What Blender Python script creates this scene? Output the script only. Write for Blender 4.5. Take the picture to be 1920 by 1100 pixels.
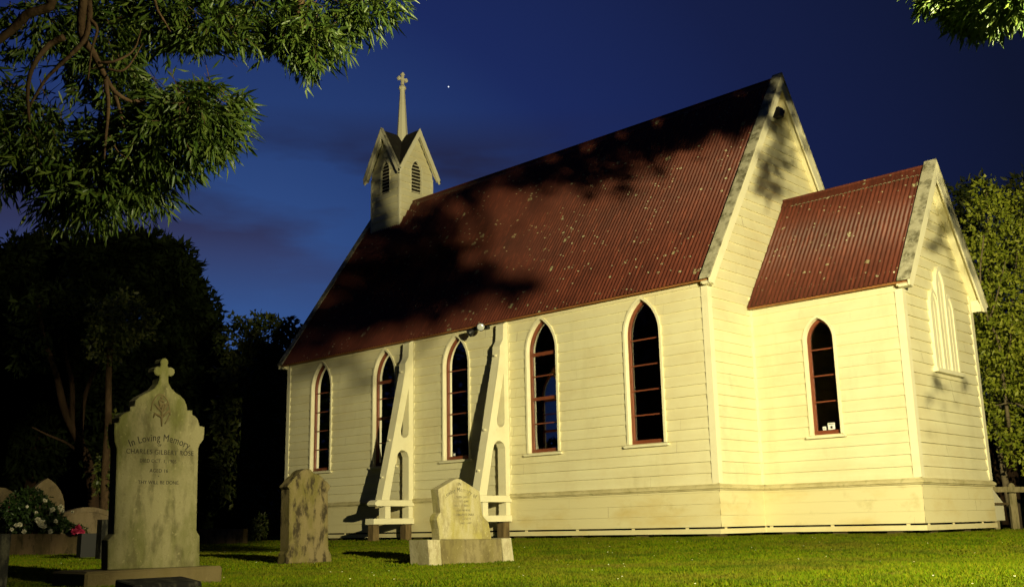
import bpy, math, random
import numpy as np
from mathutils import Vector, Matrix
random.seed(7); RNG = np.random.default_rng(11)
for o in list(bpy.data.objects): bpy.data.objects.remove(o)
SC = bpy.context.scene
COL = SC.collection

# ------------------------------------------------------------------ camera
FPX = 1949.65                      # focal length in pixels of a 1920 px wide picture
CAM = np.array([22.3394, -15.2312, 0.0778]); YAW, PITCH, ROLL = 0.7584, 0.2199, -0.0200
F = np.array([-math.sin(YAW)*math.cos(PITCH), math.cos(YAW)*math.cos(PITCH), math.sin(PITCH)])
_r = np.array([math.cos(YAW), math.sin(YAW), 0.0]); _u = np.cross(_r, F)
R = _r*math.cos(ROLL)+_u*math.sin(ROLL); U = -_r*math.sin(ROLL)+_u*math.cos(ROLL)
cd = bpy.data.cameras.new('camera'); cam = bpy.data.objects.new('camera', cd); COL.objects.link(cam)
M = Matrix(((R[0], U[0], -F[0], CAM[0]), (R[1], U[1], -F[1], CAM[1]), (R[2], U[2], -F[2], CAM[2]), (0, 0, 0, 1)))
cam.matrix_world = M
cd.sensor_width = 36; cd.lens = FPX/1920*36; cd.clip_start = 0.05; cd.clip_end = 3000
SC.camera = cam
def at(px, py, D):
    return CAM + D*(F + R*(px-960)/FPX - U*(py-550)/FPX)
def hit(px, py, ax, v):
    d = F + R*(px-960)/FPX - U*(py-550)/FPX
    return CAM + d*(v-CAM[ax])/d[ax]

# ------------------------------------------------------------------ exposure, world, lamp
SC.view_settings.view_transform = 'Standard'; SC.view_settings.look = 'None'
SC.view_settings.exposure = 0; SC.view_settings.gamma = 1
SC.render.engine = 'CYCLES'
w = bpy.data.worlds.new('World'); SC.world = w; w.use_nodes = True
nt = w.node_tree; N = nt.nodes; Lk = nt.links; N.clear()
def node(tree, t, **kw):
    n = tree.nodes.new(t)
    for k, v in kw.items(): setattr(n, k, v)
    return n
out = node(nt, 'ShaderNodeOutputWorld'); bg = node(nt, 'ShaderNodeBackground')
tc = node(nt, 'ShaderNodeTexCoord')
glow = at(430, 760, 1)-CAM; glow = glow/np.linalg.norm(glow)
dot = node(nt, 'ShaderNodeVectorMath', operation='DOT_PRODUCT'); dot.inputs[1].default_value = tuple(glow)
nrm = node(nt, 'ShaderNodeVectorMath', operation='NORMALIZE')
Lk.new(tc.outputs['Generated'], nrm.inputs[0]); Lk.new(nrm.outputs[0], dot.inputs[0])
ramp = node(nt, 'ShaderNodeValToRGB')
els = ramp.color_ramp.elements
els[0].position = 0.0; els[0].color = (.003, .006, .022, 1)
els[1].position = 1.0; els[1].color = (.037, .092, .275, 1)
for p, c in ((.72, (.0048, .0078, .028)), (.84, (.0078, .0135, .060)), (.92, (.0110, .0225, .108)), (.97, (.0205, .050, .175))):
    e = els.new(p); e.color = (*c, 1)
Lk.new(dot.outputs['Value'], ramp.inputs[0])
# thin mauve cloud bands low in the west
sep = node(nt, 'ShaderNodeSeparateXYZ'); Lk.new(nrm.outputs[0], sep.inputs[0])
mp = node(nt, 'ShaderNodeMapping'); mp.inputs['Scale'].default_value = (2.1, 2.1, 9.0); mp.inputs['Rotation'].default_value = (0.10, .06, 0); mp.inputs['Location'].default_value = (.35, .2, 1.42)
Lk.new(nrm.outputs[0], mp.inputs[0])
nz = node(nt, 'ShaderNodeTexNoise'); nz.inputs['Scale'].default_value = 1.6; nz.inputs['Detail'].default_value = 6; nz.inputs['Roughness'].default_value = .5
Lk.new(mp.outputs[0], nz.inputs[0])
cr = node(nt, 'ShaderNodeValToRGB'); cr.color_ramp.elements[0].position = .33; cr.color_ramp.elements[1].position = .50
Lk.new(nz.outputs[0], cr.inputs[0])
er = node(nt, 'ShaderNodeValToRGB'); ee = er.color_ramp.elements
ee[0].position = .20; ee[0].color = (0.05, .05, .05, 1); ee[1].position = .385; ee[1].color = (.02, .02, .02, 1)
e = ee.new(.27); e.color = (.9, .9, .9, 1); e = ee.new(.34); e.color = (.95, .95, .95, 1)
Lk.new(sep.outputs[2], er.inputs[0])
mu = node(nt, 'ShaderNodeMath', operation='MULTIPLY'); Lk.new(cr.outputs[0], mu.inputs[0]); Lk.new(er.outputs[0], mu.inputs[1])
az = node(nt, 'ShaderNodeMapRange'); az.inputs[1].default_value = .86; az.inputs[2].default_value = .95; Lk.new(dot.outputs['Value'], az.inputs[0])
mu2 = node(nt, 'ShaderNodeMath', operation='MULTIPLY'); Lk.new(mu.outputs[0], mu2.inputs[0]); Lk.new(az.outputs[0], mu2.inputs[1])
mx = node(nt, 'ShaderNodeMixRGB'); Lk.new(mu2.outputs[0], mx.inputs[0]); Lk.new(ramp.outputs[0], mx.inputs[1]); ccr = node(nt, 'ShaderNodeValToRGB'); ce = ccr.color_ramp.elements; ce[0].position = .25; ce[0].color = (.034, .037, .100, 1); ce[1].position = .33; ce[1].color = (.016, .018, .052, 1); Lk.new(sep.outputs[2], ccr.inputs[0]); Lk.new(ccr.outputs[0], mx.inputs[2])
Lk.new(mx.outputs[0], bg.inputs[0]); bg.inputs[1].default_value = 1.0; Lk.new(bg.outputs[0], out.inputs[0])

LAMP = np.array([25.0, -10.9, 3.5])
ld = bpy.data.lights.new('floodlight_beam', 'SPOT'); ld.energy = 20500; ld.color = (1.0, .895, .50)
ld.spot_size = math.radians(124); ld.spot_blend = 1.0; ld.shadow_soft_size = .065
lamp = bpy.data.objects.new('floodlight_beam', ld); COL.objects.link(lamp)
lamp.location = LAMP
aim = Vector((9.5, 1.5, 4.4)) - Vector(LAMP)
lamp.rotation_euler = aim.to_track_quat('-Z', 'Y').to_euler()

# ------------------------------------------------------------------ materials
def mat(name, base, rough=.6, spec=.3, noise=None, bump=None, metallic=0):
    m = bpy.data.materials.new(name); m.use_nodes = True; t = m.node_tree
    b = t.nodes['Principled BSDF']; b.inputs['Roughness'].default_value = rough
    b.inputs['Specular IOR Level'].default_value = spec; b.inputs['Metallic'].default_value = metallic
    b.inputs['Base Color'].default_value = (*base, 1)
    co = node(t, 'ShaderNodeTexCoord')
    prev = None
    for (col, scale, lo, hi, amt, sc3) in (noise or []):
        mpn = node(t, 'ShaderNodeMapping'); mpn.inputs['Scale'].default_value = sc3
        mpn.inputs['Location'].default_value = (random.random()*9, random.random()*9, random.random()*9)
        t.links.new(co.outputs['Object'], mpn.inputs[0])
        n = node(t, 'ShaderNodeTexNoise'); n.inputs['Scale'].default_value = scale; n.inputs['Detail'].default_value = 6; n.inputs['Roughness'].default_value = .62
        t.links.new(mpn.outputs[0], n.inputs[0])
        mr = node(t, 'ShaderNodeMapRange'); mr.inputs[1].default_value = lo; mr.inputs[2].default_value = hi; mr.inputs[4].default_value = amt
        t.links.new(n.outputs[0], mr.inputs[0])
        x = node(t, 'ShaderNodeMixRGB'); t.links.new(mr.outputs[0], x.inputs[0])
        if prev is None: x.inputs[1].default_value = (*base, 1)
        else: t.links.new(prev, x.inputs[1])
        x.inputs[2].default_value = (*col, 1); prev = x.outputs[0]
    if prev is not None: t.links.new(prev, b.inputs['Base Color'])
    if bump:
        sc, st, dist = bump
        n = node(t, 'ShaderNodeTexNoise'); n.inputs['Scale'].default_value = sc; n.inputs['Detail'].default_value = 5
        t.links.new(co.outputs['Object'], n.inputs[0])
        bp = node(t, 'ShaderNodeBump'); bp.inputs['Strength'].default_value = st; bp.inputs['Distance'].default_value = dist
        t.links.new(n.outputs[0], bp.inputs['Height']); t.links.new(bp.outputs[0], b.inputs['Normal'])
    m['_last'] = 1
    return m
def last_color(m):
    b = m.node_tree.nodes['Principled BSDF']; l = b.inputs['Base Color'].links
    return l[0].from_socket if l else None
ONE = (1, 1, 1)
MT = {}
MT['cream'] = mat('cream_paint', (.76, .71, .46), .45, .35, [((.64, .57, .33), 1.0, .42, .70, .40, (.22, .22, 5.3)), ((.60, .50, .27), 1.1, .45, .75, .5, ONE), ((.54, .49, .28), .9, .54, .74, .4, (2.5, 2.5, .5)), ((.78, .74, .52), 7, .5, .8, .4, (1, 1, 3)), ((.40, .33, .15), 2.3, .64, .80, .5, (1, 1, .5))], (14, .25, .004))
MT['cream_trim'] = mat('cream_trim_paint', (.80, .75, .52), .38, .4, [((.62, .54, .33), 3, .5, .8, .5, ONE), ((.30, .25, .12), 9, .68, .8, .5, ONE)], (20, .2, .003))
MT['skirt'] = mat('cream_skirt_paint', (.70, .63, .37), .5, .3, [((.58, .44, .16), .8, .50, .74, .7, (1, 1, 2.5)), ((.40, .33, .12), 3, .6, .8, .5, ONE)], (14, .25, .004))
MT['belt'] = mat('weathered_cream_belt', (.60, .53, .30), .6, .25, [((.40, .34, .16), 2.5, .42, .66, .8, (1, 1, 3)), ((.22, .20, .07), 7, .55, .72, .7, ONE)], (20, .3, .005))
MT['fence'] = mat('sun_bleached_fence_timber', (.36, .30, .16), .85, .1, [((.16, .14, .06), 6, .4, .65, .8, (3, 3, .6))], (25, .5, .01))
MT['moss_cap'] = mat('mossy_flashing', (.46, .43, .30), .85, .1, [((.12, .11, .06), 5, .44, .62, .9, ONE), ((.62, .60, .46), 16, .55, .7, .7, ONE)], (30, .5, .01))
MT['red'] = mat('red_oxide_paint', (.19, .052, .024), .42, .35, [((.11, .032, .018), 4, .5, .8, .7, ONE)], (20, .15, .003))
MT['slate'] = mat('dark_turret_roofing', (.025, .022, .018), .85, .15, [((.05, .05, .03), 6, .5, .7, .6, ONE)], (20, .3, .01))
MT['wood_dark'] = mat('brown_interior_timber', (.34, .15, .05), .5, .3, [((.20, .08, .03), 3, .4, .7, .8, (1, 1, 6))])
MT['pile'] = mat('weathered_timber', (.17, .12, .055), .85, .1, [((.07, .05, .025), 6, .4, .65, .8, (3, 3, .6))], (25, .5, .01))
MT['void'] = mat('shade_void', (.02, .015, .01), .95, .05)  # near-black fill standing in for shade under the floor and inside the turret
MT['black'] = mat('black_metal', (.012, .012, .013), .4, .4)
MT['chrome'] = mat('reflector_glass', (.8, .82, .82), .15, .8, metallic=.4)
MT['white'] = mat('white_card', (.8, .8, .78), .6, .2)
MT['ink'] = mat('dark_ink', (.03, .03, .04), .7, .2)
MT['bark'] = mat('tree_bark', (.095, .060, .032), .9, .1, [((.05, .03, .018), 9, .4, .65, .8, (2, 2, .5))], (30, .7, .02))
MT['bark_pale'] = mat('pale_birch_bark', (.26, .21, .12), .8, .1, [((.10, .07, .04), 6, .52, .62, .9, (1, 1, 2.5))], (20, .5, .01))
MT['bark_dark'] = mat('dark_conifer_bark', (.055, .032, .018), .9, .1, [((.03, .02, .012), 5, .4, .65, .8, (2, 2, .5))], (20, .7, .02))

def stone(name, base, moss, dark, mamt=.8, damt=.8, sc=3.0):
    return mat(name, base, .88, .12, [(moss, sc, .43, .58, mamt, (1, 1, .4)), (dark, sc*2.7, .50, .62, damt, (1, 1, .45)), (tuple(min(1, c*1.35) for c in base), sc*9, .60, .70, .6, ONE), (dark, sc*16, .60, .72, .5, ONE)], (45, .6, .006))
MT['stone_olive'] = stone('mossy_limestone', (.132, .120, .064), (.060, .062, .016), (.042, .038, .015), .9, .6, 2.6)
MT['stone_rough'] = stone('lichened_sandstone', (.115, .092, .045), (.075, .066, .016), (.022, .017, .009), .85, .95, 4.0)
MT['stone_pale'] = stone('pale_marble', (.29, .26, .155), (.22, .19, .045), (.14, .115, .055), .8, .6, 3)
MT['stone_brown'] = stone('brown_plinth_stone', (.085, .066, .030), (.07, .055, .02), (.06, .045, .02), .7, .6, 2.4)
MT['stone_base'] = stone('grey_brown_base_stone', (.165, .138, .068), (.11, .092, .03), (.07, .056, .025), .7, .6, 2.8)
MT['stone_post'] = stone('grey_kerb_post_stone', (.32, .29, .19), (.20, .18, .08), (.18, .15, .08), .6, .7, 5)
MT['stone_far'] = stone('far_grave_stone', (.17, .13, .08), (.10, .075, .035), (.06, .045, .028), .6, .6, 2)
MT['kerb'] = stone('brown_kerb_concrete', (.19, .13, .07), (.09, .07, .03), (.05, .04, .022), .7, .8, 3)
MT['granite'] = stone('dark_speckled_granite', (.007, .007, .006), (.004, .004, .004), (.08, .075, .05), .5, .35, 5)
MT['letter'] = mat('worn_black_lettering', (.016, .014, .010), .8, .1, [((.09, .08, .04), 14, .53, .68, .7, ONE)])
MT['letter_faint'] = mat('faint_grey_lettering', (.09, .08, .05), .8, .1, [((.26, .23, .13), 11, .44, .60, .9, ONE)])
MT['letter_white'] = mat('white_lettering', (.5, .5, .45), .6, .2)
MT['mud'] = mat('bare_soil', (.10, .065, .035), .95, .05)

def leafmat(name, cols, trans=.35, rough=.45):
    m = bpy.data.materials.new(name); m.use_nodes = True; t = m.node_tree
    b = t.nodes['Principled BSDF']; b.inputs['Roughness'].default_value = rough; b.inputs['Specular IOR Level'].default_value = .35 if rough < .6 else .08
    g = node(t, 'ShaderNodeNewGeometry'); rp = node(t, 'ShaderNodeValToRGB'); e = rp.color_ramp.elements
    e[0].color = (*cols[0], 1); e[1].color = (*cols[-1], 1)
    for i, c in enumerate(cols[1:-1]): k = e.new((i+1)/(len(cols)-1)); k.color = (*c, 1)
    t.links.new(g.outputs['Random Per Island'], rp.inputs[0]); t.links.new(rp.outputs[0], b.inputs['Base Color'])
    tr = node(t, 'ShaderNodeBsdfTranslucent'); t.links.new(rp.outputs[0], tr.inputs[0])
    mxs = node(t, 'ShaderNodeMixShader'); mxs.inputs[0].default_value = trans
    t.links.new(b.outputs[0], mxs.inputs[1]); t.links.new(tr.outputs[0], mxs.inputs[2])
    t.links.new(mxs.outputs[0], t.nodes['Material Output'].inputs[0]); return m
MT['leaf'] = leafmat('ash_leaf', [(.030, .056, .009), (.060, .102, .014), (.095, .13, .020), (.040, .085, .012)], .3)
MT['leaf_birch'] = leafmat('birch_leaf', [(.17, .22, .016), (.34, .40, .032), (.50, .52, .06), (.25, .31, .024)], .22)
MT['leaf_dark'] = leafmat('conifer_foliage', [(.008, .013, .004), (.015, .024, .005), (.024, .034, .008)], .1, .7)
MT['leaf_bush'] = leafmat('broadleaf_foliage', [(.035, .055, .010), (.07, .09, .016), (.11, .115, .025)], .2)
MT['leaf_rose'] = leafmat('rose_leaf', [(.02, .04, .010), (.04, .075, .015)], .2)
MT['grass_blade'] = leafmat('grass_blade', [(.052, .095, .001), (.082, .135, .001), (.120, .160, .002), (.15, .14, .006), (.062, .115, .001)], .3, .9)
def patchy(m):
    t = m.node_tree; b = t.nodes['Principled BSDF']; src = b.inputs['Base Color'].links[0].from_socket
    co = node(t, 'ShaderNodeTexCoord'); x = src
    for sc, lo, hi, amt, c in ((.55, .46, .66, .65, (.105, .092, .010)), (1.7, .50, .68, .6, (.035, .070, .002)), (5, .60, .74, .6, (.14, .10, .025))):
        n = node(t, 'ShaderNodeTexNoise'); n.inputs['Scale'].default_value = sc; n.inputs['Detail'].default_value = 5; t.links.new(co.outputs['Object'], n.inputs[0])
        r = node(t, 'ShaderNodeMapRange'); r.inputs[1].default_value = lo; r.inputs[2].default_value = hi; r.inputs[4].default_value = amt; t.links.new(n.outputs[0], r.inputs[0])
        k = node(t, 'ShaderNodeMixRGB'); t.links.new(r.outputs[0], k.inputs[0]); t.links.new(x, k.inputs[1]); k.inputs[2].default_value = (*c, 1); x = k.outputs[0]
    t.links.new(x, b.inputs['Base Color'])
    for n in t.nodes:
        if n.type == 'BSDF_TRANSLUCENT': t.links.new(x, n.inputs[0])
patchy(MT['grass_blade'])
MT['petal_white'] = leafmat('white_petal', [(.7, .66, .5), (.8, .78, .62)], .2)
MT['petal_pink'] = leafmat('pink_petal', [(.50, .03, .10), (.65, .06, .16)], .2)
MT['clover'] = leafmat('clover_flower', [(.65, .65, .5), (.8, .8, .65)], .1)

def roofmat():
    m = mat('red_corrugated_iron', (.112, .029, .017), .50, .3, [((.060, .017, .011), 1.2, .42, .7, .8, (1, .6, .6)), ((.26, .065, .035), 6, .5, .75, .6, (4, .5, .5))])
    t = m.node_tree; b = t.nodes['Principled BSDF']; prev = last_color(m); co = [n for n in t.nodes if n.type == 'TEX_COORD'][0]
    sx = node(t, 'ShaderNodeSeparateXYZ'); t.links.new(co.outputs['Object'], sx.inputs[0])
    zc = node(t, 'ShaderNodeMath', operation='MULTIPLY'); zc.inputs[1].default_value = 1.2; t.links.new(sx.outputs[2], zc.inputs[0])
    flat = node(t, 'ShaderNodeCombineXYZ'); t.links.new(sx.outputs[0], flat.inputs[0]); t.links.new(zc.outputs[0], flat.inputs[1])
    for sc, r, keep, colr, dsc in ((1.6, .11, .62, (.30, .28, .15), 0), (4.0, .12, .66, (.33, .31, .18), 3), (9, .15, .76, (.38, .36, .22), 7)):
        mp = node(t, 'ShaderNodeMapping'); mp.inputs['Location'].default_value = (dsc*1.7, dsc, 0); t.links.new(flat.outputs[0], mp.inputs[0])
        nz = node(t, 'ShaderNodeTexNoise'); nz.inputs['Scale'].default_value = sc*5; nz.inputs['Detail'].default_value = 3; t.links.new(co.outputs['Object'], nz.inputs[0])
        sm = node(t, 'ShaderNodeVectorMath', operation='SCALE'); sm.inputs[3].default_value = .16/sc; t.links.new(nz.outputs['Color'], sm.inputs[0])
        ad = node(t, 'ShaderNodeVectorMath', operation='ADD'); t.links.new(mp.outputs[0], ad.inputs[0]); t.links.new(sm.outputs[0], ad.inputs[1])
        v = node(t, 'ShaderNodeTexVoronoi', voronoi_dimensions='2D'); v.inputs['Scale'].default_value = sc; t.links.new(ad.outputs[0], v.inputs[0])
        lt = node(t, 'ShaderNodeMapRange'); lt.inputs[1].default_value = r; lt.inputs[2].default_value = r*.75; t.links.new(v.outputs['Distance'], lt.inputs[0])
        sp = node(t, 'ShaderNodeSeparateColor'); t.links.new(v.outputs['Color'], sp.inputs[0])
        gt = node(t, 'ShaderNodeMath', operation='GREATER_THAN'); gt.inputs[1].default_value = keep; t.links.new(sp.outputs[0], gt.inputs[0])
        mm = node(t, 'ShaderNodeMath', operation='MULTIPLY'); t.links.new(lt.outputs[0], mm.inputs[0]); t.links.new(gt.outputs[0], mm.inputs[1])
        n2 = node(t, 'ShaderNodeTexNoise'); n2.inputs['Scale'].default_value = 38; t.links.new(co.outputs['Object'], n2.inputs[0])
        g2 = node(t, 'ShaderNodeMapRange'); g2.inputs[1].default_value = .40; g2.inputs[2].default_value = .52; t.links.new(n2.outputs[0], g2.inputs[0])
        n3 = node(t, 'ShaderNodeTexNoise'); n3.inputs['Scale'].default_value = .55+dsc*.1; n3.inputs['Detail'].default_value = 3; t.links.new(mp.outputs[0], n3.inputs[0])
        g3 = node(t, 'ShaderNodeMath', operation='GREATER_THAN'); g3.inputs[1].default_value = .505; t.links.new(n3.outputs[0], g3.inputs[0])
        mk = node(t, 'ShaderNodeMath', operation='MULTIPLY'); t.links.new(mm.outputs[0], mk.inputs[0]); t.links.new(g3.outputs[0], mk.inputs[1]); mm = mk
        m3 = node(t, 'ShaderNodeMath', operation='MULTIPLY'); t.links.new(mm.outputs[0], m3.inputs[0]); t.links.new(g2.outputs[0], m3.inputs[1])
        x = node(t, 'ShaderNodeMixRGB'); t.links.new(m3.outputs[0], x.inputs[0]); t.links.new(prev, x.inputs[1]); x.inputs[2].default_value = (*colr, 1); prev = x.outputs[0]
    t.links.new(prev, b.inputs['Base Color']); return m
MT['roof'] = roofmat()
def glassmat():
    m = bpy.data.materials.new('window_glass'); m.use_nodes = True; t = m.node_tree; t.nodes.clear()
    o = node(t, 'ShaderNodeOutputMaterial'); tr = node(t, 'ShaderNodeBsdfTransparent'); tr.inputs[0].default_value = (.62, .62, .60, 1)
    gl = node(t, 'ShaderNodeBsdfGlossy'); gl.inputs['Roughness'].default_value = .03
    fr = node(t, 'ShaderNodeFresnel'); fr.inputs[0].default_value = 1.45
    mxs = node(t, 'ShaderNodeMixShader'); t.links.new(fr.outputs[0], mxs.inputs[0]); t.links.new(tr.outputs[0], mxs.inputs[1]); t.links.new(gl.outputs[0], mxs.inputs[2])
    t.links.new(mxs.outputs[0], o.inputs[0]); return m
MT['glass'] = glassmat()
def starmat():
    m = bpy.data.materials.new('starlight'); m.use_nodes = True; t = m.node_tree; t.nodes.clear()
    o = node(t, 'ShaderNodeOutputMaterial'); e = node(t, 'ShaderNodeEmission'); e.inputs[0].default_value = (.9, .95, 1, 1); e.inputs[1].default_value = 1.2
    t.links.new(e.outputs[0], o.inputs[0]); return m
MT['star'] = starmat()
def groundmat():
    m = mat('lawn_soil_and_turf', (.055, .095, .003), .95, .03, [((.09, .10, .006), .7, .48, .70, .7, ONE), ((.035, .055, .008), 5, .45, .7, .7, ONE), ((.10, .070, .030), 1.3, .63, .72, .8, (1, 1.6, 1))], (40, .8, .03))
    return m
MT['ground'] = groundmat()

# ------------------------------------------------------------------ helpers
def link(name, me, m, parent=None, smooth=False):
    if m is not None: me.materials.append(m)
    if smooth: me.polygons.foreach_set('use_smooth', [True]*len(me.polygons))
    o = bpy.data.objects.new(name, me); COL.objects.link(o)
    if parent is not None: o.parent = parent
    return o
def tag(o, label=None, cat=None, group=None, kind=None):
    if label: o['label'] = label
    if cat: o['category'] = cat
    if group: o['group'] = group
    if kind: o['kind'] = kind
    return o
def empty(name, loc=(0, 0, 0), **kw):
    o = bpy.data.objects.new(name, None); o.empty_display_size = .2; COL.objects.link(o); o.location = loc
    tag(o, **kw); return o
class MB:
    def __init__(s): s.v = []; s.f = []
    def add(s, vs, fs):
        b = len(s.v); s.v += [tuple(map(float, p)) for p in vs]; s.f += [tuple(b+i for i in f) for f in fs]; return s
    def quad(s, a, b, c, d): return s.add([a, b, c, d], [(0, 1, 2, 3)])
    def box(s, x0, x1, y0, y1, z0, z1, bev=0):
        if bev <= 0:
            v = [(x, y, z) for x in (x0, x1) for y in (y0, y1) for z in (z0, z1)]
            return s.add(v, [(0, 1, 3, 2), (4, 6, 7, 5), (0, 4, 5, 1), (2, 3, 7, 6), (0, 2, 6, 4), (1, 5, 7, 3)])
        return s.prism([(y0+bev, z0), (y1-bev, z0), (y1, z0+bev), (y1, z1-bev), (y1-bev, z1), (y0+bev, z1), (y0, z1-bev), (y0, z0+bev)], x0, x1, 'x', bev)
    def prism(s, poly, a, b, axis='x', bev=0):
        # polygon in the two other axes, extruded along axis from a to b; optional edge chamfer
        n = len(poly); P = np.array(poly, float)
        area = 0.5*np.sum(P[:, 0]*np.roll(P[:, 1], -1)-np.roll(P[:, 0], -1)*P[:, 1])
        if area < 0: P = P[::-1]
        def emb(p, t):
            return (t, p[0], p[1]) if axis == 'x' else ((p[0], t, p[1]) if axis == 'y' else (p[0], p[1], t))
        rings = [(P, a), (P, b)]
        if bev > 0:
            e = np.roll(P, -1, 0)-P; e /= (np.linalg.norm(e, axis=1, keepdims=True)+1e-9)
            nrm_ = np.stack([-e[:, 1], e[:, 0]], 1); q = nrm_+np.roll(nrm_, 1, 0)
            q /= np.maximum(np.linalg.norm(q, axis=1, keepdims=True), .6)
            I = P+q*bev
            rings = [(I, a), (P, a+math.copysign(bev, b-a)), (P, b-math.copysign(bev, b-a)), (I, b)]
        vs = []
        for Q, t in rings: vs += [emb(p, t) for p in Q]
        fs = []
        for k in range(len(rings)-1):
            for i in range(n):
                j = (i+1) % n; fs.append((k*n+i, k*n+j, (k+1)*n+j, (k+1)*n+i))
        fs.append(tuple(range(n-1, -1, -1))); fs.append(tuple((len(rings)-1)*n+i for i in range(n)))
        return s.add(vs, fs)
    def tube(s, pts, rad, n=8, cap=True):
        pts = [np.array(p, float) for p in pts]
        if not hasattr(rad, '__len__'): rad = [rad]*len(pts)
        vs = []; 
        t0 = pts[1]-pts[0]; t0 /= np.linalg.norm(t0)
        ref = np.array([0, 0, 1.]) if abs(t0[2]) < .9 else np.array([1., 0, 0])
        for i, p in enumerate(pts):
            t = pts[min(i+1, len(pts)-1)]-pts[max(i-1, 0)]; t /= np.linalg.norm(t)+1e-9
            a = np.cross(ref, t); a /= np.linalg.norm(a)+1e-9; b = np.cross(t, a); ref = np.cross(a, t)*-1 if False else ref
            for k in range(n):
                an = 2*math.pi*k/n; vs.append(p+rad[i]*(a*math.cos(an)+b*math.sin(an)))
        fs = [(i*n+k, i*n+(k+1) % n, (i+1)*n+(k+1) % n, (i+1)*n+k) for i in range(len(pts)-1) for k in range(n)]
        if cap: fs += [tuple(range(n-1, -1, -1)), tuple((len(pts)-1)*n+k for k in range(n))]
        return s.add(vs, fs)
    def build(s, name, m, parent=None, smooth=False):
        me = bpy.data.meshes.new(name); me.from_pydata(s.v, [], s.f); me.update()
        return link(name, me, m, parent, smooth)
def mesh_np(name, V, Fq, m, parent=None, k=3):
    me = bpy.data.meshes.new(name); V = np.asarray(V, np.float32); Fq = np.asarray(Fq, np.int32)
    me.vertices.add(len(V)); me.vertices.foreach_set('co', V.ravel())
    me.loops.add(Fq.size); me.loops.foreach_set('vertex_index', Fq.ravel())
    me.polygons.add(len(Fq)); me.polygons.foreach_set('loop_start', np.arange(0, Fq.size, k, dtype=np.int32)); me.polygons.foreach_set('loop_total', np.full(len(Fq), k, np.int32))
    me.update(calc_edges=True); return link(name, me, m, parent)
def unit(a): return a/(np.linalg.norm(a, axis=-1, keepdims=True)+1e-9)
def leaf_arrays(P, D, Nn, L, W):
    """kite leaves folded along the midrib: base P, direction D, normal Nn, length L, width W"""
    D = unit(D); S = unit(np.cross(D, Nn)); Nn = np.cross(S, D)
    L = L[:, None]; W = W[:, None]
    v0 = P; v1 = P+D*L*.38+S*W*.5+Nn*W*.14; v2 = P+D*L-Nn*L*.10; v3 = P+D*L*.38-S*W*.5+Nn*W*.14
    V = np.stack([v0, v1, v2, v3], 1).reshape(-1, 3); b = np.arange(len(P))[:, None]*4
    Fc = np.concatenate([b+np.array([[0, 1, 2]]), b+np.array([[0, 2, 3]])], 1).reshape(-1, 3)
    return V, Fc

# ------------------------------------------------------------------ ground
LN, WN = 12.5976, 5.8785          # nave length and width
YC, LC = 1.4188, 2.8446           # chancel set-back and length
XC = LN+LC
def ss(a, b, x):
    t = np.clip((x-a)/(b-a), 0, 1); return t*t*(3-2*t)
def ground(x, y):
    x = np.asarray(x, float); y = np.asarray(y, float)
    base = -.345+.075*ss(13.2, 9.5, x)+.02*ss(14, 17, x)
    d1 = np.hypot(np.maximum(np.maximum(-x, x-LN), 0), np.maximum(np.maximum(-y, y-WN), 0))
    d2 = np.hypot(np.maximum(np.maximum(LN-x, x-XC), 0), np.maximum(np.maximum(YC-y, y-(WN-YC)), 0))
    d = np.minimum(d1, d2); t = ss(.7, 6.0, d)
    far = ss(26, 50, np.hypot(x-CAM[0], y-CAM[1]))
    g = -.172*(1-t)+base*t
    return g*(1-far)+(-.16)*far + .012*np.sin(x*1.3+y*.7)*np.sin(y*1.1-x*.5)*t
gx = np.unique(np.concatenate([np.linspace(-900, -60, 18), np.linspace(-60, -6, 28), np.linspace(-6, 26, 129), np.linspace(26, 60, 18), np.linspace(60, 900, 18)]))
gy = np.unique(np.concatenate([np.linspace(-900, -60, 18), np.linspace(-60, -18, 22), np.linspace(-18, 12, 121), np.linspace(12, 60, 25), np.linspace(60, 900, 18)]))
GX, GY = np.meshgrid(gx, gy, indexing='ij'); GZ = ground(GX, GY)
nx, ny = len(gx), len(gy); idx = np.arange(nx*ny).reshape(nx, ny)
Fg = np.stack([idx[:-1, :-1], idx[1:, :-1], idx[1:, 1:], idx[:-1, 1:]], -1).reshape(-1, 4)
go = mesh_np('ground', np.stack([GX, GY, GZ], -1).reshape(-1, 3), Fg, MT['ground'], k=4); tag(go, kind='structure')
go.data.polygons.foreach_set('use_smooth', [True]*len(go.data.polygons))

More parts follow.
